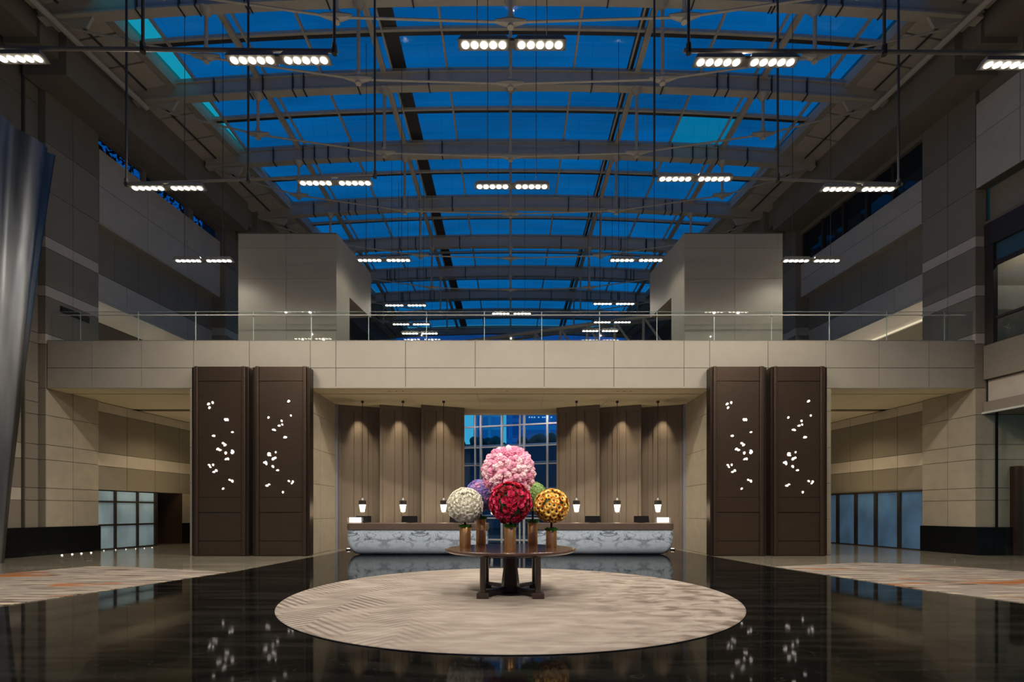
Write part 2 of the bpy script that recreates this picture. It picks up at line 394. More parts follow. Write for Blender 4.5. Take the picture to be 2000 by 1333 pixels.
# ------------------------------------------------------------------ side walls
for s, side in ((-1, 'left'), (1, 'right')):
    # big pier in line with the bridge
    mb = MB()
    low = [(.93, 1.83, 1), (1.83, 2.24, 1), (2.24, 3.19, 1), (3.19, 3.69, 1), (3.69, 4.68, 1), (4.68, 5.57, 1), (5.57, 7.05, 2),
           (7.05, 7.40, 3), (7.40, 8.65, 2), (8.65, 9.01, 3), (9.01, 10.28, 2), (10.28, 10.65, 3), (10.65, 12.2, 2), (12.2, 13.8, 2), (13.8, 15.5, 5), (15.5, 17.2, 5)]
    clad(mb, s, [16.4, 17.3, 18.24], low, 0)
    # outward return faces towards the camera
    for z0, z1, m in low:
        a, b_ = sorted((W(s, 16.4, 0), W(s, 16.4, .35 if not (s > 0 and z1 <= 4.7) else 3.0)))
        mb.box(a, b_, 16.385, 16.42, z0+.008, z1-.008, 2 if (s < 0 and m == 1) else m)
    # next pier deeper in
    clad(mb, s, [24.6, 25.6, 26.6], low, -.25)
    for z0, z1, m in low:
        a, b_ = sorted((W(s, 24.6, -.25), W(s, 24.6, .9))); mb.box(a, b_, 24.58, 24.62, z0, z1, m)
    o = mb.build('wall_'+side, SM); struct(o, f'banded stone pier on the {side} where the bridge meets the wall', 'wall')
    # lower storey between piers
    mb = MB()
    ys = lin(18.24, 27.4, 7) if s < 0 else lin(18.24, 27.4, 8)
    clad(mb, s, ys, [(2.27, 3.17, 2), (3.17, 3.67, 3), (3.67, 5.2, 2), (5.2, 5.56, 3)], .12)
    o = mb.build('wall_'+side, SM); struct(o, f'striped stone wall over the frosted windows, {side} aisle', 'wall')
    # gallery storey
    mb = MB(); yg = lin(18.26, 24.58, 6)
    top = 14.95 if s < 0 else 13.8
    clad(mb, s, lin(18.26, 24.58, 3), [(12.2, (12.2+top)/2, 4), ((12.2+top)/2, top, 4)], 0)
    clad(mb, s, yg, [(10.5, 12.19, 2)], .40); clad(mb, s, lin(18.26, 24.58, 4), [(9.55, 10.5, 3)], .40)
    wbox(mb, s, 18.24, 24.6, 9.45, 9.55, .40, 4.5, 3)          # gallery ceiling
    wbox(mb, s, 18.24, 24.6, 6.9, 7.17, .3, 4.5, 4)            # gallery floor
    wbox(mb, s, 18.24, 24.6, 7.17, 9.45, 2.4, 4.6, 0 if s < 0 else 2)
    wbox(mb, s, 18.30, 18.5, 7.17, 9.45, 1.2, 4.5, 5)
    wbox(mb, s, 18.24, 24.6, 12.17, 12.2, .01, .5, 3)
    wbox(mb, s, 24.60, 24.8, 7.17, 9.45, 0, 4.5, 2)
    # wall up to the beam, beyond the second pier too
    wbox(mb, s, 26.6, 46, 0, 17.3, 0, .4, 5)
    wbox(mb, s, 24.6, 46, 15.0, 17.3, .3, .5, 5)
    if s < 0:
        wbox(mb, s, 18.24, 24.6, 15.48, 17.3, .0, .3, 5)
        wbox(mb, s, 20.2, 20.35, 14.95, 15.5, .05, .2, 5); wbox(mb, s, 22.6, 22.9, 14.95, 15.5, .05, .3, 5)
    else:
        wbox(mb, s, 18.24, 24.6, 15.3, 17.3, .0, .3, 5)
    o = mb.build('wall_'+side, SM); struct(o, f'upper gallery parapet wall on the {side}', 'wall')
    # beam soffit and fascia carrying the roof
    mb = MB()
    def fx(Y): return 14.25-.13*(Y-16.0)
    for (y0, y1, zb, ins) in ((2, 15.25, 16.2, .35), (15.8, 24.6, 15.5, 0), (25.3, 33.5, 15.5, 0), (34.2, 45, 15.5, 0)):
        p = [(s*(fx(y0)+ins), y0), (W(s, y0, .1), y0), (W(s, y1, .1), y1), (s*(fx(y1)+ins), y1)]
        if s < 0: p = [p[1], p[0], p[3], p[2]]
        mb.hexa([(x, y, zb) for x, y in p]+[(x, y, 17.6) for x, y in p], 0)
    for (y0, y1) in ((15.25, 15.8), (24.6, 25.3), (33.5, 34.2)):
        p = [(s*(fx(y0)+.25), y0), (W(s, y0, .1), y0), (W(s, y1, .1), y1), (s*(fx(y1)+.25), y1)]
        if s < 0: p = [p[1], p[0], p[3], p[2]]
        mb.hexa([(x, y, 16.0) for x, y in p]+[(x, y, 17.6) for x, y in p], 0)
    o = mb.build('trim_1' if s < 0 else 'trim_2', M_conc); struct(o, f'long concrete roof beam over the {side} wall', 'beam')
    # black plinth
    mb = MB(); wbox(mb, s, 12.0 if s < 0 else 16.3, 18.26, 0, .93, -.06, .3)
    if s > 0: mb.box(W(1, 16.3, -.06), 17.4, 16.25, 16.36, 0, .93)
    o = mb.build('baseboard_'+side, M_black); struct(o, f'tall black stone plinth at the foot of the {side} pier', 'plinth')

for s, z1 in ((-1, 14.6), (1, 17.6)):
    mb = MB(); wbox(mb, s, -6, 46, 0, z1, 4.7, 4.9, 5)
    o = mb.build('wall_outer', SM); struct(o, 'outer wall behind the galleries, ' + ('left' if s < 0 else 'right'), 'wall')
# near left wall
mb = MB(); s = -1
nb = [(.93, 1.83, 2), (1.83, 2.24, 3), (2.24, 3.19, 2), (3.19, 3.69, 1), (3.69, 4.68, 2), (4.68, 5.09, 2), (5.09, 5.74, 3), (5.74, 7.05, 2), (7.05, 7.4, 3), (7.4, 8.65, 2),
      (8.65, 9.01, 3), (9.01, 10.28, 2), (10.28, 10.65, 3), (10.65, 12.2, 2), (12.2, 13.6, 5), (13.6, 15.0, 5), (15.0, 17.2, 5)]
clad(mb, -1, [-6, -3, 0, 3, 6, 9, 12, 14.2, 15.95], nb, .32)
clad(mb, -1, [15.97, 16.37], [(z0, z1, 5 if m == 5 else 2) for z0, z1, m in nb], .22)
o = mb.build('wall_left', SM); struct(o, 'banded stone wall nearest the camera on the left, behind the steel sculpture', 'wall')
# near right wall with its openings
mb = MB(); ys = [-6, -2, 2, 6, 10, 13.9, 15.1, 16.37]
clad(mb, 1, ys, [(4.76, 5.1, 2)], .25); clad(mb, 1, ys, [(5.1, 5.83, 3)], .40); clad(mb, 1, ys, [(5.83, 6.97, 2)], .25)
clad(mb, 1, ys, [(11.0, 12.2, 2)], .45); clad(mb, 1, ys, [(12.2, 13.9, 4), (13.9, 15.0, 4)], 0); clad(mb, 1, ys, [(15.0, 17.3, 5)], .1)
wbox(mb, 1, -6, 13.6, 0, 4.76, .3, .6, 2); wbox(mb, 1, -6, 13.0, 6.97, 11, .5, .8, 2)
wbox(mb, 1, 12, 16.38, 4.7, 4.78, .3, 4.5, 5); wbox(mb, 1, 12, 16.38, 6.9, 6.97, .3, 4.5, 5); wbox(mb, 1, 12, 16.38, 11.0, 11.1, .3, 4.5, 5)
wbox(mb, 1, 12, 16.38, 7.0, 11.0, 4.4, 4.6, 4); wbox(mb, 1, 12, 16.38, 0, 4.7, 3.4, 3.6, 4)
a = W(1, 16.4, .3); mb.box(a, a+4.3, 16.39, 16.43, 7.0, 8.2, 2); mb.box(a, a+4.3, 16.39, 16.43, 8.2, 9.0, 3); mb.box(a, a+4.3, 16.39, 16.43, 9.0, 11, 2)
o = mb.build('wall_right', SM); struct(o, 'stone wall nearest the camera on the right with upper window and lower opening', 'wall')
spot('upper_room_fill', (W(1, 15.6, 1.6), 15.6, 10.9), 100, 120)  # added spot, brightens the room behind the upper window, no lamp modelled
spot('shop_fill', (W(1, 15.2, 1.4), 15.0, 4.6), 30, 130)  # added spot without a lamp, brightens the lower opening
# walls and ceiling behind the camera
mb = MB(); mb.box(-19, -9, -6.3, -6, 0, 17.6, 4); mb.box(9, 19, -6.3, -6, 0, 17.6, 4); mb.box(-9, 9, -6.3, -6, 8, 17.6, 4)
o = mb.build('wall_back', SM); struct(o, 'stone entrance wall behind the camera', 'wall')
wd = thing('window_1', 'entrance glazing behind the camera', 'window', (0, -6.15, 0), kind='structure')
MB().box(-9, 9, -.01, .01, 0, 8).build('glass_pane', M_glassroof, wd)
mb = MB()
for i in range(7): mb.box(-9+3*i-.05, -9+3*i+.05, -.08, .08, 0, 8)
for z in (2.6, 5.3): mb.box(-9, 9, -.06, .06, z-.05, z+.05)
mb.build('mullion', M_dkframe, wd)
o = MB().box(-17.5, 17.5, -6.3, 8.6, 18.0, 18.3).build('ceiling', M_conc); struct(o, 'solid ceiling above the entrance end of the hall', 'ceiling')

# ------------------------------------------------------------------ frosted windows and doors in the aisles
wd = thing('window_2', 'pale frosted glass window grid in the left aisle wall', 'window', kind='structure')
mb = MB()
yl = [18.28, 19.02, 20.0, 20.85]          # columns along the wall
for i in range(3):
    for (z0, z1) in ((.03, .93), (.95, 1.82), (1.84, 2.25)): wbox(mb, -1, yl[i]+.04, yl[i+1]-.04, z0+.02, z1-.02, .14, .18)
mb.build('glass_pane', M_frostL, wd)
mb = MB()
for y in yl[1:]: wbox(mb, -1, y-.04, y+.04, 0, 2.27, .08, .24)
for z in (.94, 1.83): wbox(mb, -1, 18.26, 20.88, z-.035, z+.035, .08, .24)
wbox(mb, -1, 18.26, 20.88, 0, .04, .08, .24)
mb.build('mullion', M_dkframe, wd)
dr = thing('door_1', 'dark recessed doorway beyond the frosted window on the left', 'doorway', kind='structure')
mb = MB(); wbox(mb, -1, 20.9, 22.3, 0, 2.27, 1.3, 1.4, 0); wbox(mb, -1, 22.22, 22.3, 0, 2.27, .1, 1.3, 0)
mb.build('door_leaf', mat('brown_door', (.05, .028, .015), .5), dr)
mb = MB(); wbox(mb, -1, 20.86, 20.95, 0, 2.27, .08, 1.3); mb.build('door_jamb', M_dkframe, dr)
mb = MB(); wbox(mb, -1, 22.32, 27.4, .93, 2.27, .12, .3, 1); wbox(mb, -1, 22.32, 27.4, 0, .93, .08, .3, 0)
o = mb.build('wall_left', [M_black, M_cream]); struct(o, 'stone return with black plinth beside the dark doorway on the left', 'wall')
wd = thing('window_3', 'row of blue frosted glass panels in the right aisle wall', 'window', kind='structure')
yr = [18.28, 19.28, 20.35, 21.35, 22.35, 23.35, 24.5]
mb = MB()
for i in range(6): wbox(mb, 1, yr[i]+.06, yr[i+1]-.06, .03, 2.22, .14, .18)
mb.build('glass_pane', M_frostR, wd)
mb = MB()
for y in yr[1:]: wbox(mb, 1, y-.06, y+.06, 0, 2.27, .06, .24)
wbox(mb, 1, 18.26, 24.6, 2.2, 2.27, .06, .24); wbox(mb, 1, 18.26, 24.6, 0, .04, .06, .24)
mb.build('mullion', M_dkframe, wd)
o = MB().box(-16, 16, 27.4, 27.6, 0, 7.2).build('wall_far', M_dark); 
bpy.data.objects.remove(o)
mb = MB(); mb.box(-15.5, -6.7, 26.6, 26.8, 0, 5.6, 2); mb.box(6.7, 15.5, 26.6, 26.8, 0, 5.6, 2)
mb.box(-6.75, -6.55, 19.6, 26.8, 0, 7, 2); mb.box(6.55, 6.75, 19.6, 26.8, 0, 7, 2); mb.box(-6.7, -2.6, 23.1, 23.3, 0, 7, 2); mb.box(2.6, 6.7, 23.1, 23.3, 0, 7, 2)
o = mb.build('wall_far', SM); struct(o, 'end walls of the aisles behind the reception', 'wall')
# right shop door
dr = thing('door_2', 'dark timber door at the far right edge', 'door', (16.62, 16.2, 0), kind='structure')
MB().box(0, .16, -.1, .16, 0, 2.95).build('door_jamb', mat('dark_maroon_wood', (.03, .012, .010), .5), dr)
MB().box(.16, 1.6, -.02, .1, 0, 2.95).build('door_leaf', mat('brown_slatted_wood', (.09, .055, .035), .5, var=.25, nscale=4, stretch=(14, 14, .2)), dr)
cv = MB(); wbox(cv, 1, 18.6, 24.5, 9.36, 9.42, 1.98, 2.06)
o = cv.build('cove_light', M_coved); tag(o, 'thin warm light line along the right gallery ceiling', 'light strip')
# glass front at right opening
wd = thing('window_4', 'glass shopfront with black post in the lower right opening', 'window', kind='structure')
mb = MB(); wbox(mb, 1, 13.6, 16.25, .02, 4.7, .45, .47); mb.build('glass_pane', M_glassrail, wd)
mb = MB(); wbox(mb, 1, 16.10, 16.14, .93, 4.7, .38, .44); mb.build('post', M_black, wd)
mb = MB(); wbox(mb, 1, 12, 16.38, 4.70, 4.76, .2, .3); mb.build('head_rail', M_white, wd)
# upper right window
wd = thing('window_5', 'dark framed window high on the right wall', 'window', kind='structure')
mb = MB(); wbox(mb, 1, 12, 16.38, 10.25, 11.0, .28, .5); wbox(mb, 1, 16.12, 16.38, 6.97, 10.25, .30, .45)
wbox(mb, 1, 12, 16.15, 9.55, 9.68, .36, .46); wbox(mb, 1, 12, 16.15, 7.78, 7.86, .36, .46); wbox(mb, 1, 12, 16.15, 6.97, 7.02, .34, .46)
wbox(mb, 1, 13.9, 14.0, 6.97, 10.25, .36, .46)
mb.build('window_frame', M_dkframe, wd)
mb = MB(); wbox(mb, 1, 12, 16.12, 7.0, 9.6, .40, .41); mb.build('glass_pane', M_glassrail, wd)
mb = MB(); wbox(mb, 1, 12, 16.12, 9.68, 10.25, .40, .41); mb.build('transom_glass', mat('teal_glass', (.05, .11, .15), .15), wd)
# long dark window above right parapet
wd = thing('window_6', 'long dark window strip above the right gallery parapet', 'window', kind='structure')
mb = MB(); wbox(mb, 1, 18.26, 24.6, 13.75, 15.35, .16, .2); mb.build('glass_pane', M_darkglass, wd)
mb = MB()
for y in lin(18.3, 24.5, 5)[1:]: wbox(mb, 1, y-.05, y+.05, 13.8, 15.3, .06, .16)
mb.build('mullion', M_dkframe, wd)
wd = thing('window_7', 'slim strip window under the beam on the left with leaves outside', 'window', kind='structure')
mb = MB(); wbox(mb, -1, 18.3, 24.6, 14.95, 15.5, .25, .27); mb.build('glass_pane', tint_glass('strip_glass', (.1, .45, .8)), wd)
mb = MB()
for k in range(900):
    y = random.uniform(18, 26); c = Vector((W(-1, y, random.uniform(1, 1.6)), y, random.uniform(14.2, 17.4)))
    d = Vector((random.gauss(0, 1), random.gauss(0, 1), random.gauss(0, 1))).normalized(); e = d.orthogonal().normalized()
    r = random.uniform(.06, .13); g = d.cross(e)
    mb.quad([c-d*r*1.6, c-e*r*.6+g*.02, c+d*r*1.6, c+e*r*.6])
o = mb.build('tree_foliage', M_leafdk); tag(o, 'dark leaves seen through the slim strip window on the left', 'foliage', kind='stuff')

# ------------------------------------------------------------------ bridge, columns, soffit
jx = [92, 179, 276, 378, 487, 606, 656, 792, 928, 1063, 1199, 1336, 1386, 1500, 1613, 1717, 1815, 1904]
BX = [(x-CX)/F*16.4 for x in jx]; Zb, Zm, Zt = 5.57, EYE+281/F*16.4, EYE+335/F*16.4
mb = MB(); g = .009
for i in range(len(BX)-1):
    for z0, z1 in ((Zb, Zm), (Zm, Zt)): mb.box(BX[i]+g, BX[i+1]-g, 16.4, 16.46, z0+g, z1-g, 1)
mb.box(BX[0], BX[-1], 16.425, 16.6, Zb+.01, Zt-.01, 0); mb.box(BX[0], BX[-1], 16.4, 16.6, Zt-.02, Zt, 1)
mb.box(BX[0]-.1, BX[-1]+.1, 16.6, 19.9, 6.6, 7.14, 1); mb.box(BX[0]-.1, BX[-1]+.1, 19.7, 19.9, 5.66, 7.14, 1)
br = mb.build('footbridge', [M_gap, M_bridge]); struct(br, 'cream clad bridge spanning the hall above the reception', 'bridge')
# soffit boards with a slot
mb = MB()
mb.box(BX[0], BX[-1], 16.41, 17.17, 5.57, 5.62, 0); mb.box(BX[0], BX[-1], 17.17, 17.26, 5.61, 5.7, 1)
for a, b_ in zip(lin(-15.4, 15.4, 13)[:-1], lin(-15.4, 15.4, 13)[1:]): mb.box(a+.004, b_-.004, 17.26, 19.8, 5.575, 5.64, 0)
mb.box(-6.7, 6.7, 19.8, 20.2, 5.42, 5.6, 0)
for sgn in (-1, 1):
    a, b_ = sorted((sgn*6.7, sgn*15.4))
    for y0, y1 in ((20.2, 21.6), (21.6, 23.0), (23.0, 24.4), (24.4, 26.6)): mb.box(a, b_, y0+.006, y1-.006, 5.575, 5.64, 0)
    mb.box(a, b_, 19.8, 26.6, 5.64, 5.8, 1)
mb.box(-15.4, 15.4, 17.2, 19.8, 5.66, 5.8, 1)
for px in (761, 774, 787, 990, 1206, 1219, 1232):      # small pin lights
    x = (px-CX)/F*16.8; mb.cyl((x, 16.8, 5.569), (x, 16.8, 5.562), .03, n=8, m=1)
o = mb.build('ceiling', [M_soffit, M_gap]); struct(o, 'warm lit plaster soffit under the bridge', 'ceiling')
o = MB().box(-6.7, 6.7, 20.2, 23.2, 6.6, 6.8).build('ceiling', M_soffit); struct(o, 'higher ceiling between reception and the rear glazing', 'ceiling')
for s, side in ((-1, 'left'), (1, 'right')):
    mb = MB(); a, b_ = sorted((s*6.7, s*10.7)); zs = [0, 1.25, 2.35, 2.9, 4.05, 5.57]; zf = [0, 1.2, 2.4, 3.6, 4.8, 5.57]
    mb.box(a+.02, b_-.02, 16.43, 18.8, 0, 5.57, 0)
    for i in range(5):
        mb.box(a, b_, 16.41, 16.45, zf[i]+.006, zf[i+1]-.006, 1)
        xs = sorted((s*6.7, s*6.74))
        for y0, y1 in ((16.41, 17.3), (17.3, 18.8)): mb.box(xs[0], xs[1], y0+.006, y1-.006, zf[i]+.006, zf[i+1]-.006, 1)
        xs = sorted((s*10.66, s*10.7)); mb.box(xs[0], xs[1], 16.45, 18.8, zf[i]+.006, zf[i+1]-.006, 1)
    o = mb.build('wall_reception_'+side, SM); struct(o, f'cream stone block wall {side} of the reception recess', 'wall')
    # vertical channel beside the outer fin, the window's blue reflection put into its colour
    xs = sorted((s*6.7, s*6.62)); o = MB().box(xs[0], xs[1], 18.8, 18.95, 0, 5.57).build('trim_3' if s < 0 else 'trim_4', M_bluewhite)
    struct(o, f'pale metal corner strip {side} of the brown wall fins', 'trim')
    # boxes standing on the bridge
    mb = MB(); X0, X1 = s*6.02, s*9.42; a, b_ = sorted((X0, X1))
    zz = [7.14, 8.25, EYE+455/F*17, EYE+515/F*17, 11.1]; xm = s*7.75
    for x0, x1 in ((a, min(max(xm, a), b_)), (min(max(xm, a), b_), b_)):
        for i in range(4): mb.box(x0+g, x1-g, 17.0, 17.05, zz[i]+g, zz[i+1]-g, 1)
    mb.box(a+.03, b_-.03, 17.03, 17.9, 7.14, 11.08, 0); mb.box(a, b_, 17.0, 17.9, 11.07, 11.1, 1)
    def xi(Y): return s*(6.02-.127*(Y-17))
    def xo(Y): return s*(9.42-.127*(Y-17))
    def slab(y0, y1, z0, z1, mm, e=0):
        p = [(xi(y0)+s*e, y0), (xo(y0), y0), (xo(y1), y1), (xi(y1)+s*e, y1)]
        if s < 0: p = [p[1], p[0], p[3], p[2]]
        mb.hexa([(x, y, z0) for x, y in p]+[(x, y, z1) for x, y in p], mm)
    slab(17.01, 18.0, 7.14, 11.1, 1); slab(18.0, 19.9, 9.3, 11.1, 1)
    o = mb.build('stair_hood', [M_gap, M_box]); tag(o, f'beige panelled box standing on the bridge, {side} side', 'enclosure', 'boxes on the bridge')

# glass balustrade
bal = thing('glass_balustrade', 'frameless glass railing with slim handrail along the bridge top', 'railing', (0, 16.46, 7.17))
gx = [(x-CX)/F*16.46 for x in (100, 157, 270, 382, 495, 608, 720, 833, 946, 1058, 1171, 1283, 1395, 1507, 1620, 1732, 1845, 1900)]
for i in range(len(gx)-1):
    MB().box(gx[i]+.01, gx[i+1]-.01, 0, .015, -.05, .98).build('glass_panel', M_glassrail, bal)
mb = MB()
for x in gx[1:-1]: mb.box(x-.010, x+.010, -.002, .02, 0, .98)
mb.box(gx[0], gx[-1], 0, .016, .975, .985)
mb.build('glass_edge', M_glassedge, bal)
mb = MB().cyl((gx[0]+.3, -.06, .84), (gx[-1]-.3, -.06, .84), .018, n=8)
mb.build('handrail', M_white, bal, True)
for x in gx[1:-1]: MB().cyl((x, -.06, .84), (x, .02, .80), .012, n=6).build('bracket', M_white, bal)

# ------------------------------------------------------------------ brown fins behind reception
def fin(x0, y0, x1, y1):
    d = Vector((x1-x0, y1-y0, 0)); L = d.length; d.normalize(); nrm = Vector((d.y, -d.x, 0))
    if nrm.y > 0: nrm = -nrm
    mb = MB()
    def seg(t0, t1, e, z0=0, z1=5.57):
        a = Vector((x0, y0, 0))+d*L*t0; b_ = Vector((x0, y0, 0))+d*L*t1; q = nrm*e; k = -nrm*.06
        p = [a+q, b_+q, b_+k, a+k]
        if d.x < 0: p = [p[1], p[0], p[3], p[2]]
        mb.hexa([(v.x, v.y, z0) for v in p]+[(v.x, v.y, z1) for v in p])
    for t0, t1, e in ((0, .06, .03), (.065, .34, .0), (.345, .50, .035), (.505, .66, .035), (.665, .78, .0), (.785, .94, .012), (.945, 1, .03)): seg(t0, t1, e)
    seg(0, 1, -.02); seg(0, 1, .045, 5.38, 5.57)
    return mb
fxs = [(-6.62, -5.10), (-5.04, -3.50), (-3.44, -1.84)]
names = ['outermost', 'middle', 'innermost']
for s, side in ((-1, 'left'), (1, 'right')):
    for k, (xa, xb) in enumerate(fxs):
        if s < 0: mb = fin(xa, 18.95, xb, 19.55)
        else: mb = fin(-xa, 18.95, -xb, 19.55)
        o = mb.build('wall_fin', M_fin); tag(o, f'tall brown ribbed wall panel behind the {side} desk, {names[k]} of three', 'wall panel', 'brown fins behind reception')
        xc = s*abs((xa+xb)/2)
        spot('fin_washer', (xc-.0, 18.70, 5.52), 130, 50, .9, (1, .82, .55), .03, (xc, 19.2, 4.1))

# ------------------------------------------------------------------ rear glazing and city
wd = thing('window_8', 'tall gridded window between the brown fins with dusk towers outside', 'window', (0, 22.6, 0), -.28, kind='structure')
MB().box(-3.2, 3.2, .06, .08, 0, 7.2).build('glass_pane', M_glasswin, wd)
mb = MB()
for px, w_ in ((921.5, .03), (934, .045), (979, .045), (1016.6, .03), (1025.5, .045), (1073, .045)):
    x = (px-CX)/F*22.6*.97; mb.box(x-w_, x+w_, -.06, .06, 0, 7.2)
for z in (1.15, 2.42, 3.62, 4.45): mb.box(-3.2, 3.2, -.05, .05, z-.03, z+.03); mb.box(-3.2, 3.2, .3, .36, z+.10, z+.15)
for z in (.15, 5.42): mb.box(-3.2, 3.2, -.05, .05, z-.035, z+.035)
mb.build('mullion', mat('grey_mullion', (.72, .75, .80), .4), wd)
o = MB().prism([(-300, 28), (300, 28), (300, 400), (-300, 400)], -.4, -.2).build('ground', mat('dusk_ground', (.02, .05, .08), .8)); struct(o, 'dark ground outside the rear glazing', 'ground')
def bpx(px, Y): return (px-CX)/F*Y
mb = MB(); mb.box(bpx(925, 120), bpx(979, 120), 120, 135, 0, 40); mb.box(bpx(929, 119), bpx(934, 119), 119, 120, 0, 39); mb.box(bpx(950, 119), bpx(956, 119), 119, 120, 0, 38)
o = mb.build('office_tower', M_towA); tag(o, 'pale blue tower seen at the left of the rear window', 'building', 'towers outside')
o = MB().box(bpx(989, 100), bpx(1016, 100), 100, 112, 0, 34).build('office_tower', M_towB); tag(o, 'deep blue tower at the centre of the rear window', 'building', 'towers outside')
tw = thing('office_tower', 'broad dark blue block at the right of the rear window with lit windows', 'building', (0, 0, 0), group='towers outside')
MB().box(bpx(1018, 85), bpx(1110, 85), 85, 96, 0, 29).build('tower_block', M_towB, tw)
mb = MB()
for px in (1034, 1039, 1044, 1052, 1060, 1064, 1077):
    p = at(px, 815.5, 84.9); mb.box(p.x-.10, p.x+.10, 84.8, 84.95, p.z-.06, p.z+.06)
mb.build('lit_window', M_litwin, tw)
# trees
for i, (px, py, Y, r) in enumerate(((903, 868, 60, 1.5), (948, 866, 66, 1.7), (973, 868, 74, 1.3), (1036, 862, 60, 1.6), (1066, 862, 70, 1.6))):
    p = at(px, py, Y); mb = MB()
    for k in range(14):
        c = p+Vector((random.gauss(0, r*.5), random.gauss(0, r*.5), random.gauss(-r*.3, r*.3))); rr = r*random.uniform(.25, .5)
        mb.lathe([(rr*math.sin(PI*j/6)+.001, rr*math.cos(PI*(1-j/6))) for j in range(7)], c, 8)
    t = thing('tree', ['tree at the left edge of the rear window', 'tree in front of the pale tower', 'small tree left of the central tower', 'tree in front of the broad right block', 'tree at the right side of the rear window'][i], 'tree', (p.x, p.y, 0), group='trees outside')
    o = mb.build('tree_crown', M_crown, t); o.location = (-p.x, -p.y, 0)
    MB().cyl((0, 0, -.2), (0, 0, p.z), .25, .12, 8).build('trunk', M_stem, t)
o = MB().box(-30, 30, 50, 56, -.2, 8.3).build('podium_building', mat('dusk_podium', (.10, .32, .50), .6, var=.5, nscale=.25)); tag(o, 'low dark building beyond the rear window below the towers', 'building')

# ------------------------------------------------------------------ glazed roof
RIBY = [13.2, 15.1, 18.2, 21.7, 25.5, 29.15, 32.8, 36.2, 39.7, 43.4]
def drop(x): return .6*(x/13.9)**2
def ex(Y): return {13.2: 14.7, 15.1: 14.4, 18.2: 13.9, 21.7: 13.4, 25.5: 13.15}.get(Y, 13.15-.09*(Y-25.5))
ZR = EYE+15.7
ords = ['nearest', 'second', 'third', 'fourth', 'fifth', 'sixth', 'seventh', 'eighth', 'ninth', 'farthest']
for k, Y in enumerate(RIBY):
    E = ex(Y); tr = thing('roof_truss', f'curved grey steel roof truss with tie rods, {ords[k]} from the camera', 'roof truss', (0, Y, ZR), group='steel roof trusses')
    seg = 28; mb = MB(); xs = lin(-E, E, seg)
    def cross(x, y0, y1, z0, z1): return [(x, y0, z0-drop(x)), (x, y1, z0-drop(x)), (x, y1, z1-drop(x)), (x, y0, z1-drop(x))]
    def sweep(mb, y0, y1, z0, z1):
        for i in range(seg):
            a, b_ = cross(xs[i], y0, y1, z0, z1), cross(xs[i+1], y0, y1, z0, z1)
            mb.hexa([a[0], b_[0], b_[1], a[1], a[3], b_[3], b_[2], a[2]])
    sweep(mb, -.10, .10, .06, .52); mb.build('rib_web', M_steel, tr)
    mb = MB(); sweep(mb, -.15, .15, 0, .06); sweep(mb, -.15, .15, .52, .56); mb.build('rib_flange', M_steel, tr)
    if Y < 38:
        nodes = [(-E+1.0, 14.35), (-9.35, 13.97), (-4.67, 13.29), (0, 13.15), (4.67, 13.29), (9.35, 13.97), (E-1.0, 14.35)]
        nodes[0] = (-E+.9, 14.85); nodes[-1] = (E-.9, 14.85)
        P = [Vector((x, 0, h-15.7)) for x, h in nodes]
        for i in range(6): MB().cyl(P[i], P[i+1], .032, n=7).build('tie_rod', M_steel, tr, True)
        for p in P[1:-1]:
            MB().cyl(p, (p.x, 0, .02-drop(p.x)), .055, n=8).build('post', M_steel, tr, True)
            mb = MB()
            for q in (-1, 1):
                mb.cyl(p, p+Vector((q*.42, 0, .06 if abs(p.x) > 1 and q*p.x > 0 else .03)), .12, .045, 8)
            mb.cyl(p-Vector((0, 0, .15)), p+Vector((0, 0, .18)), .09, n=8)
            mb.build('node', M_steel, tr, True)
            MB().cyl((p.x, 0, -.22-drop(p.x)), (p.x, 0, .0-drop(p.x)), .06, .2, 8).build('post_head', M_steel, tr, True)
        for q in (-1, 1):
            mb = MB(); x = q*(E-.9); mb.hexa([(x-.5, -.04, -.85), (x+.5, -.04, -.60), (x+.5, .04, -.60), (x-.5, .04, -.85), (x-.7, -.04, -.5), (x+.8, -.04, -.5), (x+.8, .04, -.5), (x-.7, .04, -.5)] if q > 0 else
                               [(x-.5, -.04, -.60), (x+.5, -.04, -.85), (x+.5, .04, -.85), (x-.5, .04, -.60), (x-.8, -.04, -.5), (x+.7, -.04, -.5), (x+.7, .04, -.5), (x-.8, .04, -.5)])
            mb.build('end_bracket', M_steel, tr)
        if k > 0:
            for q in (-1, 1):
                for xx in (E-3.0, E-4.3, E-4.8, E-6.3, 8.0, 5.6, 3.0):
                    x = q*xx; MB().box(x-.02, x+.02, -.17, .17, -.03-drop(x), .60-drop(x)).build('clamp', M_steeldk, tr)
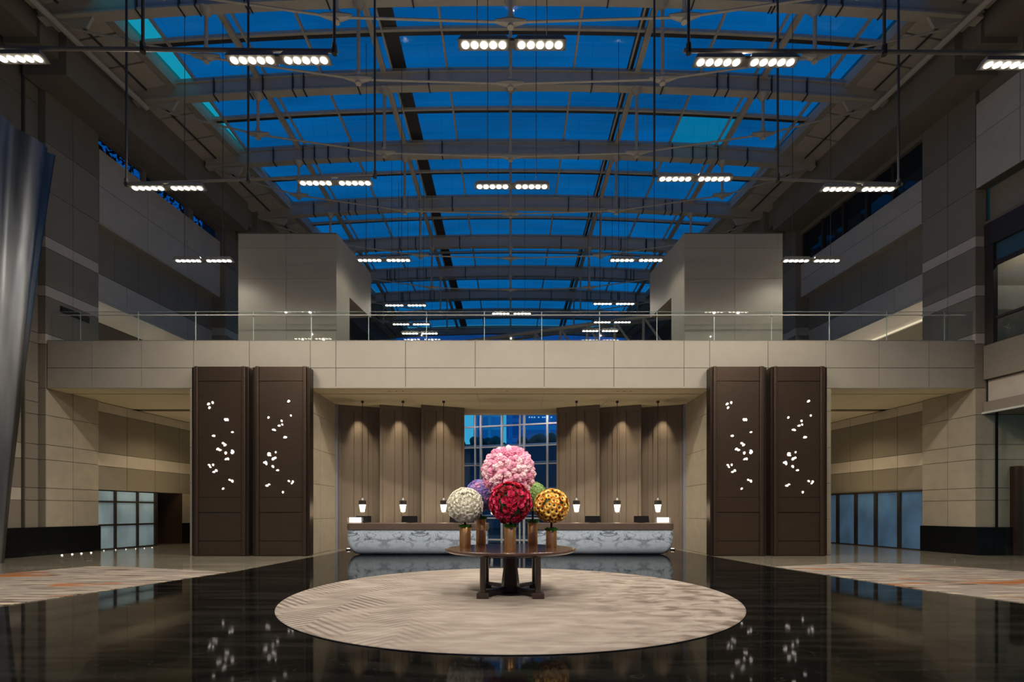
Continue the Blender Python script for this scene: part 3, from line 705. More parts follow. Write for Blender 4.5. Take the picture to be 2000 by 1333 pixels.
# purlins, crossbars, glass
def edge(Y): return 12.6-.135*(Y-16.2)
zg = lambda x: ZR+.62-drop(x)
cy_ = []
for a, b_ in zip(RIBY[:-1], RIBY[1:]):
    cy_ += [a, (a+b_)/2] if b_-a > 2.5 else [a]
cy_ = [8.8, 11.0]+cy_+[RIBY[-1]]
cols = [2.33*i for i in range(-5, 6)]
roof = thing('roof_glazing', 'grid of blue tinted glass panes over the whole hall', 'glass roof', (0, 0, 0), kind='structure')
mt, mc_, mm_ = MB(), MB(), MB()
for i in range(len(cy_)-1):
    y0, y1 = cy_[i], cy_[i+1]
    xs = [-99]+cols+[99]
    for j in range(len(xs)-1):
        l = lambda Y: max(xs[j], -edge(Y)); r = lambda Y: min(xs[j+1], edge(Y))
        if r(y1)-l(y1) < .05 or r(y0)-l(y0) < .05: continue
        xl0, xr0, xl1, xr1 = l(y0), r(y0), l(y1), r(y1)
        clear = (j == 0 and y0 > 12 and y0 < 20) or (j == 1 and 36 < y0 < 42)
        clear2 = (j == 9 and 18.5 < y0 < 20.5)
        xm = None
        (mc_ if clear else (mm_ if clear2 else mt)).quad([(xl0, y0, zg(xl0)+.18), (xr0, y0, zg(xr0)+.18), (xr1, y1, zg(xr1)+.18), (xl1, y1, zg(xl1)+.18)])
mt.build('glass_pane', M_glassroof, roof); mm_.build('teal_pane', M_glassmid, roof)['label'] = 'single lighter teal pane on the right of the roof'; mc_.build('clear_pane', M_glassclear, roof)['label'] = 'bright clear panes at the roof edge'
mb = MB(); md = MB()
for x in cols:
    h = abs(round(x/2.33)); wd_ = .07 if h in (1, 3, 5) else .10
    y1 = 43.4
    if h == 5: y1 = min(43.4, 16.2+(12.6-11.65)/.135)
    if h in (2, 4):
        mb.box(x-.10, x+.10, 8.8, y1, zg(x)-.10, zg(x)+.02); mb.box(x-.04, x+.04, 8.8, y1, zg(x)+.02, zg(x)+.16)
        xx = x+(.30 if x < 0 else -.30)*1.0; mb.box(xx-.03, xx+.03, 8.8, y1, zg(x)+.02, zg(x)+.14)
    else: mb.box(x-wd_/2, x+wd_/2, 8.8, y1, zg(x)+.0, zg(x)+.14)
    if h == 2:
        if x < 0: md.box(x+.33, x+.82, 8.8, y1, zg(x)+.13, zg(x)+.17)
        else: md.box(x-.36, x-.14, 8.8, y1, zg(x)+.10, zg(x)+.17)
mb.build('purlin', M_steel, roof); md.build('blind_cassette', M_steeldk, roof)
mb = MB(); md = MB()
for Y in cy_:
    e_ = edge(Y); xs = lin(-e_, e_, 14)
    for i in range(14):
        for (m_, y0, y1, z0, z1) in ((mb, Y-.05, Y+.04, .02, .13), (md, Y+.05, Y+.26, .10, .16)):
            a, b_ = xs[i], xs[i+1]
            m_.hexa([(a, y0, zg(a)+z0), (b_, y0, zg(b_)+z0), (b_, y1, zg(b_)+z0), (a, y1, zg(a)+z0), (a, y0, zg(a)+z1), (b_, y0, zg(b_)+z1), (b_, y1, zg(b_)+z1), (a, y1, zg(a)+z1)])
mb.build('crossbar', M_steel, roof); md.build('blind_shade_band', M_steeldk, roof)  # dark bands beside the crossbars stand for shadow and blind undersides
for s in (-1, 1):
    ev = MB(); dk = MB(); tb = MB()
    allY = [8.8]+RIBY
    for a, b_ in zip(allY[:-1], allY[1:]):
        nn = 3
        for i in range(nn):
            y0 = a+(b_-a)*i/nn+.03; y1 = a+(b_-a)*(i+1)/nn-.03
            xa0, xa1, xb0, xb1 = edge(y0)+.35, edge(y1)+.35, 14.5-.13*(y0-16), 14.5-.13*(y1-16)
            z0, z1 = ZR+.02, ZR-.28
            p = [(s*xa0, y0, z0), (s*xb0, y0, z1), (s*xb1, y1, z1), (s*xa1, y1, z0)]
            if s < 0: p = [p[1], p[0], p[3], p[2]]
            ev.hexa(p+[(q[0], q[1], q[2]+.08) for q in p])
        y0, y1 = a, b_
        p = [(s*(edge(y0)-.02), y0, ZR-.06), (s*(edge(y0)+.33), y0, ZR+.02), (s*(edge(y1)+.33), y1, ZR+.02), (s*(edge(y1)-.02), y1, ZR-.06)]
        if s < 0: p = [p[1], p[0], p[3], p[2]]
        tb.hexa(p+[(q[0], q[1], q[2]+.5) for q in p])
        p = [(s*(edge(y0)+.3), y0, ZR+.1), (s*(15.5-.13*(y0-16)), y0, ZR-.1), (s*(15.5-.13*(y1-16)), y1, ZR-.1), (s*(edge(y1)+.3), y1, ZR+.1)]
        if s < 0: p = [p[1], p[0], p[3], p[2]]
        dk.hexa(p+[(q[0], q[1], q[2]+.7) for q in p])
        xm0, xm1 = (edge(y0)+.35+14.4-.13*(y0-16))/2, (edge(y1)+.35+14.4-.13*(y1-16))/2
        dk.cyl((s*xm0, y0, ZR-.16), (s*xm1, y1, ZR-.16), .035, n=6)
        if a < 18: tb.cyl((s*(13.75-.13*(y0-16)), y0, ZR-.75), (s*(13.75-.13*(y1-16)), y1, ZR-.75), .10, n=8)
    ev_o = ev.build('ceiling', M_steel); struct(ev_o, f'sloping beige eave panels along the {"left" if s < 0 else "right"} edge of the glass roof', 'ceiling')
    o = tb.build('trim_5' if s < 0 else 'trim_6', M_steel); struct(o, f'steel edge tube under the {"left" if s < 0 else "right"} roof eave', 'trim')
    o = dk.build('trim_7' if s < 0 else 'trim_8', M_steeldk); struct(o, f'dark backing of the {"left" if s < 0 else "right"} roof eave', 'trim')
# gable end and oblique truss
o = MB().box(-13, 13, 45.9, 46.0, 14, 18.2).build('window_9', M_glassroof); struct(o, 'tinted glass gable wall at the far end', 'window')
ft = thing('lattice_truss', 'oblique lattice truss crossing below the far roof on the right', 'truss', (0, 0, 0))
A, B = Vector((-6.2, 33.9, 12.75)), Vector((13.9, 26.1, 12.75)); dn = Vector((0, 0, -2.6)); bk_ = Vector((.35, .9, 0))
MB().cyl(A, B, .13, n=8).build('top_chord', M_steel, ft, True); MB().cyl(A+dn, B+dn, .13, n=8).build('bottom_chord', M_steel, ft, True)
MB().cyl(A+bk_*1.6+Vector((0, 0, .3)), B+bk_*1.6+Vector((0, 0, .3)), .10, n=8).build('rear_chord', M_steel, ft, True)
for i in range(14):
    p = A.lerp(B, i/13); MB().cyl(p, p+dn, .085, n=7).build('vertical', M_steel, ft, True)
    if i < 13:
        q = A.lerp(B, (i+1)/13); MB().cyl(p, q+dn, .07, n=7).build('diagonal', M_steel, ft, True)
        MB().cyl(p, q+bk_*1.6+Vector((0, 0, .3)), .05, n=6).build('brace', M_steel, ft, True)

# ------------------------------------------------------------------ hanging floodlights
def make_flood(label):
    t = thing('flood_lamp', label, 'lamp', group='hanging floodlight bars')
    for q in (-1, 1):
        c = q*.50
        MB().hexa([(c-.46, -.11, 0), (c+.46, -.11, 0), (c+.46, .11, 0), (c-.46, .11, 0), (c-.40, -.06, .12), (c+.40, -.06, .12), (c+.40, .06, .12), (c-.40, .06, .12)]).build('housing', M_rodgrey, t)
        for k in range(5):
            x = c+(k-2)*.165; MB().cyl((x, 0, -.012), (x, 0, .0), .062, n=12).build('lens', M_lens, t)
        for e_ in (-.285, .285): MB().box(c+e_-.015, c+e_+.015, -.02, .02, .10, .135).build('bracket', M_steeldk, t)
    MB().box(-.06, .06, -.08, .08, -.0, .05).build('joiner', M_rodgrey, t)
    return t
fl0 = None; base_kids = []
def flood(px, py, Y, label, pw=1.0):
    global fl0
    p = at(px, py, Y)
    if fl0 is None: fl0 = make_flood(label); t = fl0; base_kids[:] = list(fl0.children)
    else:
        t = fl0.copy(); col.objects.link(t); t['label'] = label
        for ch in base_kids:
            c = ch.copy(); col.objects.link(c); c.parent = t
    t.location = p
    if Y > 15 or abs(px-1000) < 2:
        for q in (-.62, .62): MB().cyl((q, 0, .1), (q, 0, ZR+.79-drop(p.x+q)-p.z), .009, n=5).build('suspension_wire', M_steeldk, t)
    for q in (-.5, .5): spot('overhead_spot', p+Vector((q, 0, -.03)), LAMP*pw*.5, 165, .6, WARM, .04)
    l = bpy.data.lights.new('roof_fill', 'POINT'); l.energy = 56*pw; l.color = WARM; l.shadow_soft_size = .012  # added point light, stands for bounce on roof and walls
    o = bpy.data.objects.new('roof_fill', l); col.objects.link(o); o.location = p+Vector((0, .05, .20))
    return p
rows = [
 (1000, 88, 8.75, 'white floodlight bar hanging at the top centre, above the table'),
 (545, 118, 9.1, 'floodlight bar left of the top centre one, on the upper left pipe'),
 (-13, 115, 9.1, 'floodlight bar cut by the left picture edge'),
 (1456, 122, 9.1, 'floodlight bar right of the top centre one, on the upper right pipe'),
 (2018, 127, 9.1, 'floodlight bar cut by the right picture edge'),
 (1000, 365, 12.6, 'centre floodlight bar of the second row'),
 (655, 358, 12.6, 'second row floodlight bar just left of centre'),
 (327, 368, 12.6, 'outer left floodlight bar of the second row, in front of the parapet'),
 (1357, 350, 12.6, 'second row floodlight bar just right of centre'),
 (1677, 370, 12.6, 'outer right floodlight bar of the second row'),
 (750, 509, 17.2, 'floodlight bar over the left bridge box, against the glass roof'),
 (398, 510, 16.0, 'floodlight bar left of the left bridge box'),
 (1243, 509, 17.2, 'floodlight bar over the bridge, against the roof beside the right box'),
 (1585, 510, 16.0, 'floodlight bar right of the right bridge box'),
 (792, 597, 22.0, 'far floodlight bar seen beside the left bridge box'),
 (1199, 594, 22.0, 'far floodlight bar seen beside the right bridge box'),
 (999, 613, 23.0, 'far floodlight bar at the centre just above the railing'),
 (820, 652, 25.2, 'lowest far floodlight bar on the left behind the railing'),
 (1172, 647, 25.2, 'lowest far floodlight bar on the right behind the railing'),
 (803, 634, 24.4, 'floodlight reflection built as a bar just above the lowest left one'),  # reflection in the far glass, added as a solid lamp bar
 (1196, 630, 24.4, 'floodlight reflection built as a bar just above the lowest right one')]  # second glass reflection, also built as a lamp bar
for r in rows: flood(r[0], r[1], r[2], r[3], (.45 if r[0] < 100 or r[0] > 1900 else 1.0) if r[2] < 15 else (.16 if r[2] < 18 else .25))
for x in (-8.6, -4.3, 0, 4.3, 8.6):      # unseen spots added in front to brighten the flowers' near side
    spot('overhead_spot', (x, 5.2, 9.9), LAMP*.75, 160, .6, WARM, .05)
for q in (-1, 1):
    spot('flower_fill', (q*4.3, .8, 8.2), 2300, 24, .7, WARM, .05, (0, 8.6, 1.7))  # added front spots that brighten the flowers, no lamps modelled
# pipes and rods
def pipe(p0, p1, rods, label):
    t = thing('hanging_pipe', label, 'pipe', (p0.x, p0.y, p0.z), group='pipes carrying the floodlights')
    MB().cyl((0, 0, 0), p1-p0, .035, n=8).build('pipe', M_rodgrey, t, True)
    for x in rods:
        k = (x-p0.x)/(p1.x-p0.x); q = (p1-p0)*k
        MB().cyl(q, (q.x, q.y, ZR+.35-drop(min(13, abs(x)))-p0.z), .028, n=7).build('hanger_rod', M_steeldk, t, True)
        MB().cyl(q-Vector((0, 0, .06)), q+Vector((0, 0, .12)), .05, n=7).build('rod_socket', M_steeldk, t, True)
X_ = lambda px, Y: (px-CX)/F*Y
pipe(at(-90, 93, 9.1), at(660, 100, 9.1), [X_(279, 9.1), X_(653, 9.1)], 'grey pipe carrying the upper left floodlights')
pipe(at(1335, 99, 9.1), at(2090, 104, 9.1), [X_(1345, 9.1), X_(1727, 9.1)], 'grey pipe carrying the upper right floodlights')
pipe(at(243, 359, 12.6), at(735, 343, 12.6), [X_(247, 12.6), X_(485, 12.6), X_(732, 12.6)], 'grey pipe carrying the second row floodlights on the left')
pipe(at(1275, 341, 12.6), at(1762, 360, 12.6), [X_(1278, 12.6), X_(1519, 12.6), X_(1755, 12.6)], 'grey pipe carrying the second row floodlights on the right')
# ------------------------------------------------------------------ bronze screens with glowing petals
P1 = [(158,299,1),(185,290,.9),(164,323,.9),(268,401,1),(281,401,1),(313,482,.8),(191,506,1),(255,555,1),(265,566,1),(218,592,1),(233,598,1),(270,618,1),(314,603,.9),(318,612,.9),(310,617,.9),(272,658,.9),(285,656,.9),(163,696,.8),(188,695,.8),(170,709,.7),(209,732,.9),(193,741,.9),(296,793,.8),(313,801,1),(253,850,.8)]
P2 = [(679,281,1),(694,374,.7),(548,387,.8),(634,409,.8),(638,433,.7),(617,440,.9),(580,466,.9),(588,468,.9),(653,515,.9),(661,516,.8),(553,620,1),(548,628,1),(557,632,.9),(595,613,.7),(580,655,.9),(590,650,1),(575,660,.7),(523,681,.9),(534,688,.9),(532,677,.8),(577,706,1),(607,730,.9),(681,801,.8),(707,804,.8),(700,815,.7),(538,830,1),(553,822,.7),(642,873,.8)]
def screen(x0, x1, pts, pxoff, label):
    Yf = 16.0; Wd = x1-x0; H = EYE+285/F*Yf
    t = thing('bronze_screen', label, 'screen', (x0, Yf, 0), group='tall bronze screens')
    zf = lambda py: EYE+(HY-py)/F*Yf
    MB().box(.04, Wd-.04, .06, .40, .0, H).build('body', M_bronze2, t, bevel=.02)
    for a, b_, y in ((.0, .10, .03), (.10, .21, .0), (Wd-.23, Wd-.11, .0), (Wd-.11, Wd, .03)):
        MB().box(a, b_, y, .36, .01, H-(.0 if y == 0 else .03)).build('stile', M_bronze2 if y else M_bronze, t, bevel=.025)
    a, b_ = .215, Wd-.235
    for z0, z1, y in ((zf(744), H-.01, .045), (zf(742.5)-.02, zf(744), .075), (zf(972), zf(745), .055), (zf(1001), zf(973), .045), (zf(1057), zf(1003), .055), (.02, zf(1059), .045)):
        MB().box(a, b_, y, .2, z0, z1).build('panel', M_bronze, t, bevel=.006)
    rs = random.Random(3)
    for (cx, cy2, sz) in pts:
        px = 360+cx/3.331+pxoff; py = 700+cy2/3.331
        p = at(px, py, Yf+.05); ang = rs.uniform(0, PI); L, Wt = .050*sz, .034*sz
        prof = []
        for j in range(12):
            th = 2*PI*j/12; u, v_ = L*math.cos(th), Wt*math.sin(th)*(1+.25*math.cos(th))
            prof.append((u*math.cos(ang)-v_*math.sin(ang), u*math.sin(ang)+v_*math.cos(ang)))
        mb = MB(); bb = [(p.x-x0+u, .030, p.z+v_) for u, v_ in prof]; b2 = [(u, .060, v_) for u, _, v_ in bb]
        mb.v = bb+b2; mb.f = [tuple(range(12)), tuple(reversed(range(12, 24)))]+[(j, (j+1) % 12+0, 12+(j+1) % 12, 12+j) for j in range(12)]; mb.m = [0]*len(mb.f)
        mb.build('petal_light', M_petal, t)
    return t
sx = lambda px: (px-CX)/F*16.0
screen(sx(373), sx(485), P1, 0, 'bronze screen with glowing petals, outermost on the left')
screen(sx(492), sx(604), P2, 0, 'bronze screen with glowing petals, left side next to the reception opening')
screen(sx(1388), sx(1498.5), P1, 1012.5, 'bronze screen with glowing petals, right side next to the reception opening')
screen(sx(1506.5), sx(1617), P2, 1015, 'bronze screen with glowing petals, outermost on the right')

# ------------------------------------------------------------------ reception desks
def desk(x0, x1, outer, label):
    t = thing('reception_desk', label, 'desk', ((x0+x1)/2, 16.9, 0), group='marble reception desks')
    hw = (x1-x0)/2
    def ring(inO, inI, inF, z, D=.46):
        # plan outline with rounded corners; outer end towards 'outer'
        a, b_ = -hw, hw
        if outer < 0: a += inO; b_ -= inI
        else: a += inI; b_ -= inO
        y0, y1 = -D+inF, D-.02; R = .18; pts = []
        for (cx, cy2, a0) in ((a+R, y0+R, PI), (b_-R, y0+R, 1.5*PI), (b_-R, y1-R, 0), (a+R, y1-R, .5*PI)):
            for j in range(7):
                th = a0+j/6*PI/2; pts.append((cx+R*math.cos(th), cy2+R*math.sin(th), z))
        return pts
    def loft(rings, name, m, smooth=True):
        mb = MB(); n_ = len(rings[0])
        for r in rings: mb.v += r
        for i in range(len(rings)-1):
            for j in range(n_): mb.f.append((i*n_+j, i*n_+(j+1) % n_, (i+1)*n_+(j+1) % n_, (i+1)*n_+j))
        mb.f.append(tuple(reversed(range(n_)))); mb.f.append(tuple((len(rings)-1)*n_+j for j in range(n_))); mb.m = [0]*len(mb.f)
        return mb.build(name, m, t, smooth)
    prof = [(.40, .16, .005), (.30, .11, .03), (.20, .075, .07), (.12, .045, .14), (.06, .02, .24), (.02, .005, .38), (.0, .0, .55), (.0, .0, .82)]
    loft([ring(o_, .02, f_, z) for o_, f_, z in prof], 'marble_front', M_marble)
    loft([ring(.02, .02, .02, .82), ring(.02, .02, .02, .845)], 'light_gap', M_white)
    loft([ring(-.01, -.01, -.02, .845), ring(-.01, -.01, -.02, 1.045), ring(0, 0, 0, 1.06)], 'counter_band', M_band)
    return t
desk(-5.50, -.76, -1, 'long white veined marble reception desk, left half')
desk(.87, 5.49, 1, 'long white veined marble reception desk, right half')
# monitors
for i, (px, w_) in enumerate(((710, 30), (800, 31), (893, 30), (1158, 31), (1253, 30))):
    Y = 17.0; x = X_(px, Y); hw = w_/F*Y/2
    t = thing('computer_monitor', ['black monitor back beside the glowing box on the left desk', 'black monitor back alone in the middle of the left desk', 'black monitor back on the left desk behind the white flowers',
        'black monitor back in the middle of the right desk', 'black monitor back near the right end of the right desk'][i], 'monitor', (x, Y, 1.06), group='monitors on the desks')
    MB().hexa([(-hw, -.02, .02), (hw, -.02, .02), (hw, .02, .02), (-hw, .02, .02), (-hw*.96, -.02+.05, .24), (hw*.96, .03, .24), (hw*.96, .07, .24), (-hw*.96, .07, .24)]).build('display', M_screen, t, bevel=.004)
    MB().box(-.03, .03, .04, .08, 0, .12).build('neck', M_screen, t); MB().box(-.12, .12, -.02, .14, 0, .012).build('stand', M_screen, t)
for i, px in enumerate((694, 1295)):
    t = thing('desk_lantern', ['small glowing white box on the left end of the left desk', 'small glowing white box on the right end of the right desk'][i], 'lamp', (X_(px, 16.75), 16.75, 1.06), group='glowing boxes on the desks')
    MB().box(-.19, .19, -.06, .06, .03, .19).build('glowing_core', M_boxglow, t, bevel=.01)
    mb = MB()
    for q in (-.235, .235): mb.box(q-.006, q+.006, -.1, .1, 0, .22)
    mb.box(-.235, .235, .094, .1, 0, .22); mb.build('glass_case', M_glassrail, t); MB().box(-.24, .24, -.1, .1, 0, .012).build('base', M_white, t)
# light gap glows behind desks (low cove lamps at the sides)
for i, s in enumerate((-1, 1)):
    t = thing('floor_uplight', ['small uplight on the floor behind the left end of the desk', 'small uplight on the floor behind the right end of the desk'][i], 'lamp', (s*6.1, 18.5, 0))
    MB().lathe([(.09, 0), (.09, .05), (.07, .06), (.01, .06)], n=14).build('housing', M_steeldk, t, True)
    MB().cyl((0, 0, .06), (0, 0, .065), .06, n=14).build('lens', M_pend, t)
    spot('uplight', (s*6.1, 18.5, .08), 10, 90, .8, (1, .72, .42), .05, (s*6.1, 19.2, 2))

for i, x in enumerate((-5.2, -3.4, -1.9, 1.9, 3.4, 5.2)):
    t = thing('floor_uplight', f'uplight on the floor behind the desks, {["first", "second", "third", "fourth", "fifth", "sixth"][i]} from the left', 'lamp', (x, 18.35, 0), group='uplights behind the desks')
    MB().lathe([(.09, 0), (.09, .05), (.07, .06), (.01, .06)], n=14).build('housing', M_steeldk, t, True)
    MB().cyl((0, 0, .06), (0, 0, .065), .06, n=14).build('lens', M_pend, t)
    spot('uplight', (x, 18.35, .08), 85, 110, .8, (1, .80, .52), .05, (x*.96, 17.6, 5.5))
for i, x in enumerate((-13.8, -11.4, 11.4, 13.8)):
    spot('aisle_soffit_fill', (x if abs(x) < 12 else x*.97, 22.5 if abs(x) < 12 else 20.0, .5), 120, 140, .8, (1, .82, .52), .08, (x*.98, 20.5, 5.5))  # added unseen spots, stand for floor bounce on the aisle soffit
# ------------------------------------------------------------------ pendants
def pendant(label):
    t = thing('pendant_lamp', label, 'pendant lamp', group='pendants over the desks')
    MB().cyl((0, 0, .53), (0, 0, 5.50-1.38), .012, n=7).build('rod', M_steeldk, t)
    MB().cyl((0, 0, 5.48-1.38), (0, 0, 5.57-1.38), .05, n=12).build('ceiling_rose', M_steeldk, t)
    MB().lathe([(.02, .47), (.025, .56), (.04, .50), (.05, .47)], n=12).build('finial', M_white, t, True)
    MB().lathe([(.115, .31), (.13, .33), (.13, .45), (.10, .47), (.02, .48)], n=20).build('cap', M_dkframe, t, True)
    MB().lathe([(.055, .06), (.07, .04), (.115, .29), (.12, .31), (.05, .315)][1:], n=20).build('lamp_shade', M_pend, t, True)
    mb = MB().lathe([(.15, .0), (.15, .46)], n=20); mb.f = mb.f[:-2]; mb.m = mb.m[:-2]; mb.build('glass_sleeve', M_glassrail, t, True)
    return t
pl = ['outermost on the left', 'middle one of the left three', 'innermost of the left three', 'innermost of the right three', 'middle one of the right three', 'outermost on the right']
pn = None
for i, px in enumerate((708, 787, 866.5, 1126, 1205.5, 1285)):
    lb = 'glowing glass pendant lamp, '+pl[i]
    if pn is None: pn = pendant(lb); t = pn
    else: t = copy_tree(pn); t['label'] = lb
    t.location = (X_(px, 18.3), 18.3, 1.40)
    l = bpy.data.lights.new('pendant_bulb', 'POINT'); l.energy = 5; l.color = (1, .78, .5); l.shadow_soft_size = .08
    lo = bpy.data.objects.new('pendant_bulb', l); col.objects.link(lo); lo.location = (X_(px, 18.3), 18.3, 1.36)

for x in (-1.6, 1.6): spot('mullion_fill', (x, 21.0, 6.4), 90, 120, .6, (1, .97, .93), .05, (x, 23.2, 2.5))  # added spots to brighten the mullions, no lamps modelled
# unseen spots added under the soffit to brighten aisles and reception
for x in (-13.2, -12.0, 12.0, 13.2):
    spot('aisle_down_fill', (x, 20.2, 5.5), 90, 130, .5, (1, .80, .50), .05)
for x in (-4.6, -1.6, 1.6, 4.6):
    spot('reception_fill', (x, 17.6, 5.5), 95, 130, .6, (1, .82, .55), .05)
for s in (-1, 1):
    for y in (19.6, 22.8):
        spot('gallery_fill', (W(s, y, 1.8), y, 7.5), 70 if s > 0 else 45, 150, .6, WARM, .15, (W(s, y, 1.2), y, 9.5))  # added spots aimed up to brighten the gallery ceiling

# ------------------------------------------------------------------ round table
tb = thing('pedestal_table', 'round dark walnut pedestal table carrying the flower vases', 'table', (0, 8.67, .024))
TH = .786
MB().lathe([(1.02, TH-.075), (1.09, TH-.065), (1.13, TH-.045), (1.145, TH-.038), (1.158, TH-.026), (1.155, TH-.014), (1.12, TH-.010), (1.11, TH), (.01, TH)], n=96).build('tabletop', M_wood, tb, True)
MB().lathe([(.70, TH-.12), (.72, TH-.12), (.72, TH-.07), (.01, TH-.07)], n=48).build('apron', M_wooddk, tb, True)
MB().lathe([(.17, 0), (.175, .03), (.165, .10), (.155, .20), (.10, .62), (.10, .67), (.13, TH-.115)], n=8).build('centre_column', M_wooddk, tb)
for qx in (-1, 1):
    for qy in (-1, 1):
        x, y = qx*.455, qy*.56
        lg = MB().lathe([(.056, .09), (.052, .14), (.050, .64), (.062, .67), (.062, TH-.07)], (x, y, 0), 12).build('leg', M_wooddk, tb, True)
        MB().box(x-.10, x+.10, y-.10, y+.10, 0, .095).build('foot_block', M_wooddk, lg, bevel=.012)
        d = Vector((x, y, 0)); u = d.normalized(); nn = Vector((-u.y, u.x, 0))*.028
        a, b_ = u*.12, d-u*.05
        MB().hexa([a-nn+Vector((0, 0, .06)), b_-nn+Vector((0, 0, .06)), b_+nn+Vector((0, 0, .06)), a+nn+Vector((0, 0, .06)), a-nn+Vector((0, 0, .125)), b_-nn+Vector((0, 0, .115)), b_+nn+Vector((0, 0, .115)), a+nn+Vector((0, 0, .125))]).build('stretcher', M_wooddk, tb)

# ------------------------------------------------------------------ flower balls
def petal_ring(mb, n_, r, z, tilt, L, wd_, m=0, cup=.3, ph=0):
    for k in range(n_):
        t = 2*PI*k/n_+ph; c, s_ = math.cos(t), math.sin(t)
        def P(u, v_, w2): # u along, v across, w up
            rr = r+u*math.cos(tilt)-w2*math.sin(tilt); zz_ = z+u*math.sin(tilt)+w2*math.cos(tilt)
            return (rr*c-v_*s_, rr*s_+v_*c, zz_)
        b = len(mb.v)
        mb.v += [P(0, -wd_*.35, 0), P(0, wd_*.35, 0), P(L*.6, wd_, L*cup*.5), P(L*1.0, wd_*.55, L*cup), P(L*1.0, -wd_*.55, L*cup), P(L*.6, -wd_, L*cup*.5), P(L*.55, 0, -L*.06)]
        for f in ((0, 1, 6), (1, 2, 6), (2, 3, 6), (3, 4, 6), (4, 5, 6), (5, 0, 6)): mb.f.append(tuple(b+i for i in f)); mb.m.append(m)
def rose(r):
    mb = MB()
    petal_ring(mb, 6, r*.25, 0, .35, r*.75, r*.42, 0, .25)
    petal_ring(mb, 5, r*.18, r*.10, .9, r*.60, r*.36, 0, .0, .5)
    petal_ring(mb, 4, r*.10, r*.16, 1.25, r*.50, r*.28, 0, -.2, .2)
    mb.lathe([(r*.22, 0), (r*.2, r*.2), (r*.08, r*.3), (.001, r*.28)], n=6, m=1)
    return mb
def daisy(r):
    mb = MB()
    petal_ring(mb, 9, r*.30, .0, .20, r*.68, r*.25, 0, .1)
    petal_ring(mb, 9, r*.28, r*.08, .45, r*.45, r*.20, 2, .1, .3)
    mb.lathe([(r*.30, r*.02), (r*.27, r*.13), (r*.15, r*.17), (.001, r*.12)], n=8, m=1)
    return mb
def ruff(r, seed, n_=3):
    # ball of crinkled petals
    mb = MB(); rs = random.Random(seed)
    mb.lathe([(r*.55*math.sin(PI*j/5)+.001, -r*.5*math.cos(PI*j/5)) for j in range(6)], n=8)
    for k in range(n_*9):
        th = rs.uniform(0, 2*PI); ph = math.acos(rs.uniform(-.1, 1)); d = Vector((math.sin(ph)*math.cos(th), math.sin(ph)*math.sin(th), math.cos(ph)))
        e_ = d.orthogonal().normalized(); e_.rotate(Matrix.Rotation(rs.uniform(0, 6), 3, d)); g_ = d.cross(e_)
        c = d*r*.45; q = r*rs.uniform(.28, .42)
        mb.quad([c, c+d*r*.35+e_*q+g_*q*.3, c+d*r*.52+g_*q*.6, c+d*r*.35-e_*q+g_*q*.2])
    return mb
def pompon(r):
    mb = MB(); n_, k_ = 16, 12
    for j in range(k_+1):
        for i in range(n_):
            ph, th = PI*j/k_, 2*PI*i/n_; d = Vector((math.sin(ph)*math.cos(th), math.sin(ph)*math.sin(th), math.cos(ph)))
            q = r*(.92+.30*noise.noise(d*3.0+Vector((r*90, 0, 0)))+.12*((i//2+j//2) % 2)); mb.v.append(tuple(d*q+Vector((0, 0, r*.1))))
    for j in range(k_):
        for i in range(n_): mb.f.append((j*n_+i, (j+1)*n_+i, (j+1)*n_+(i+1) % n_, j*n_+(i+1) % n_))
    mb.m = [0]*len(mb.f); return mb
def floret(r):
    mb = MB(); petal_ring(mb, 4, r*.08, 0, .25, r*.9, r*.46, 0, .1); mb.lathe([(r*.14, 0), (r*.1, r*.12), (.001, r*.15)], n=5, m=1)
    return mb
def colm(name, c, isl=.15, rough=.6):
    return mat(name, c, rough, var=.08, nscale=8, island=isl)
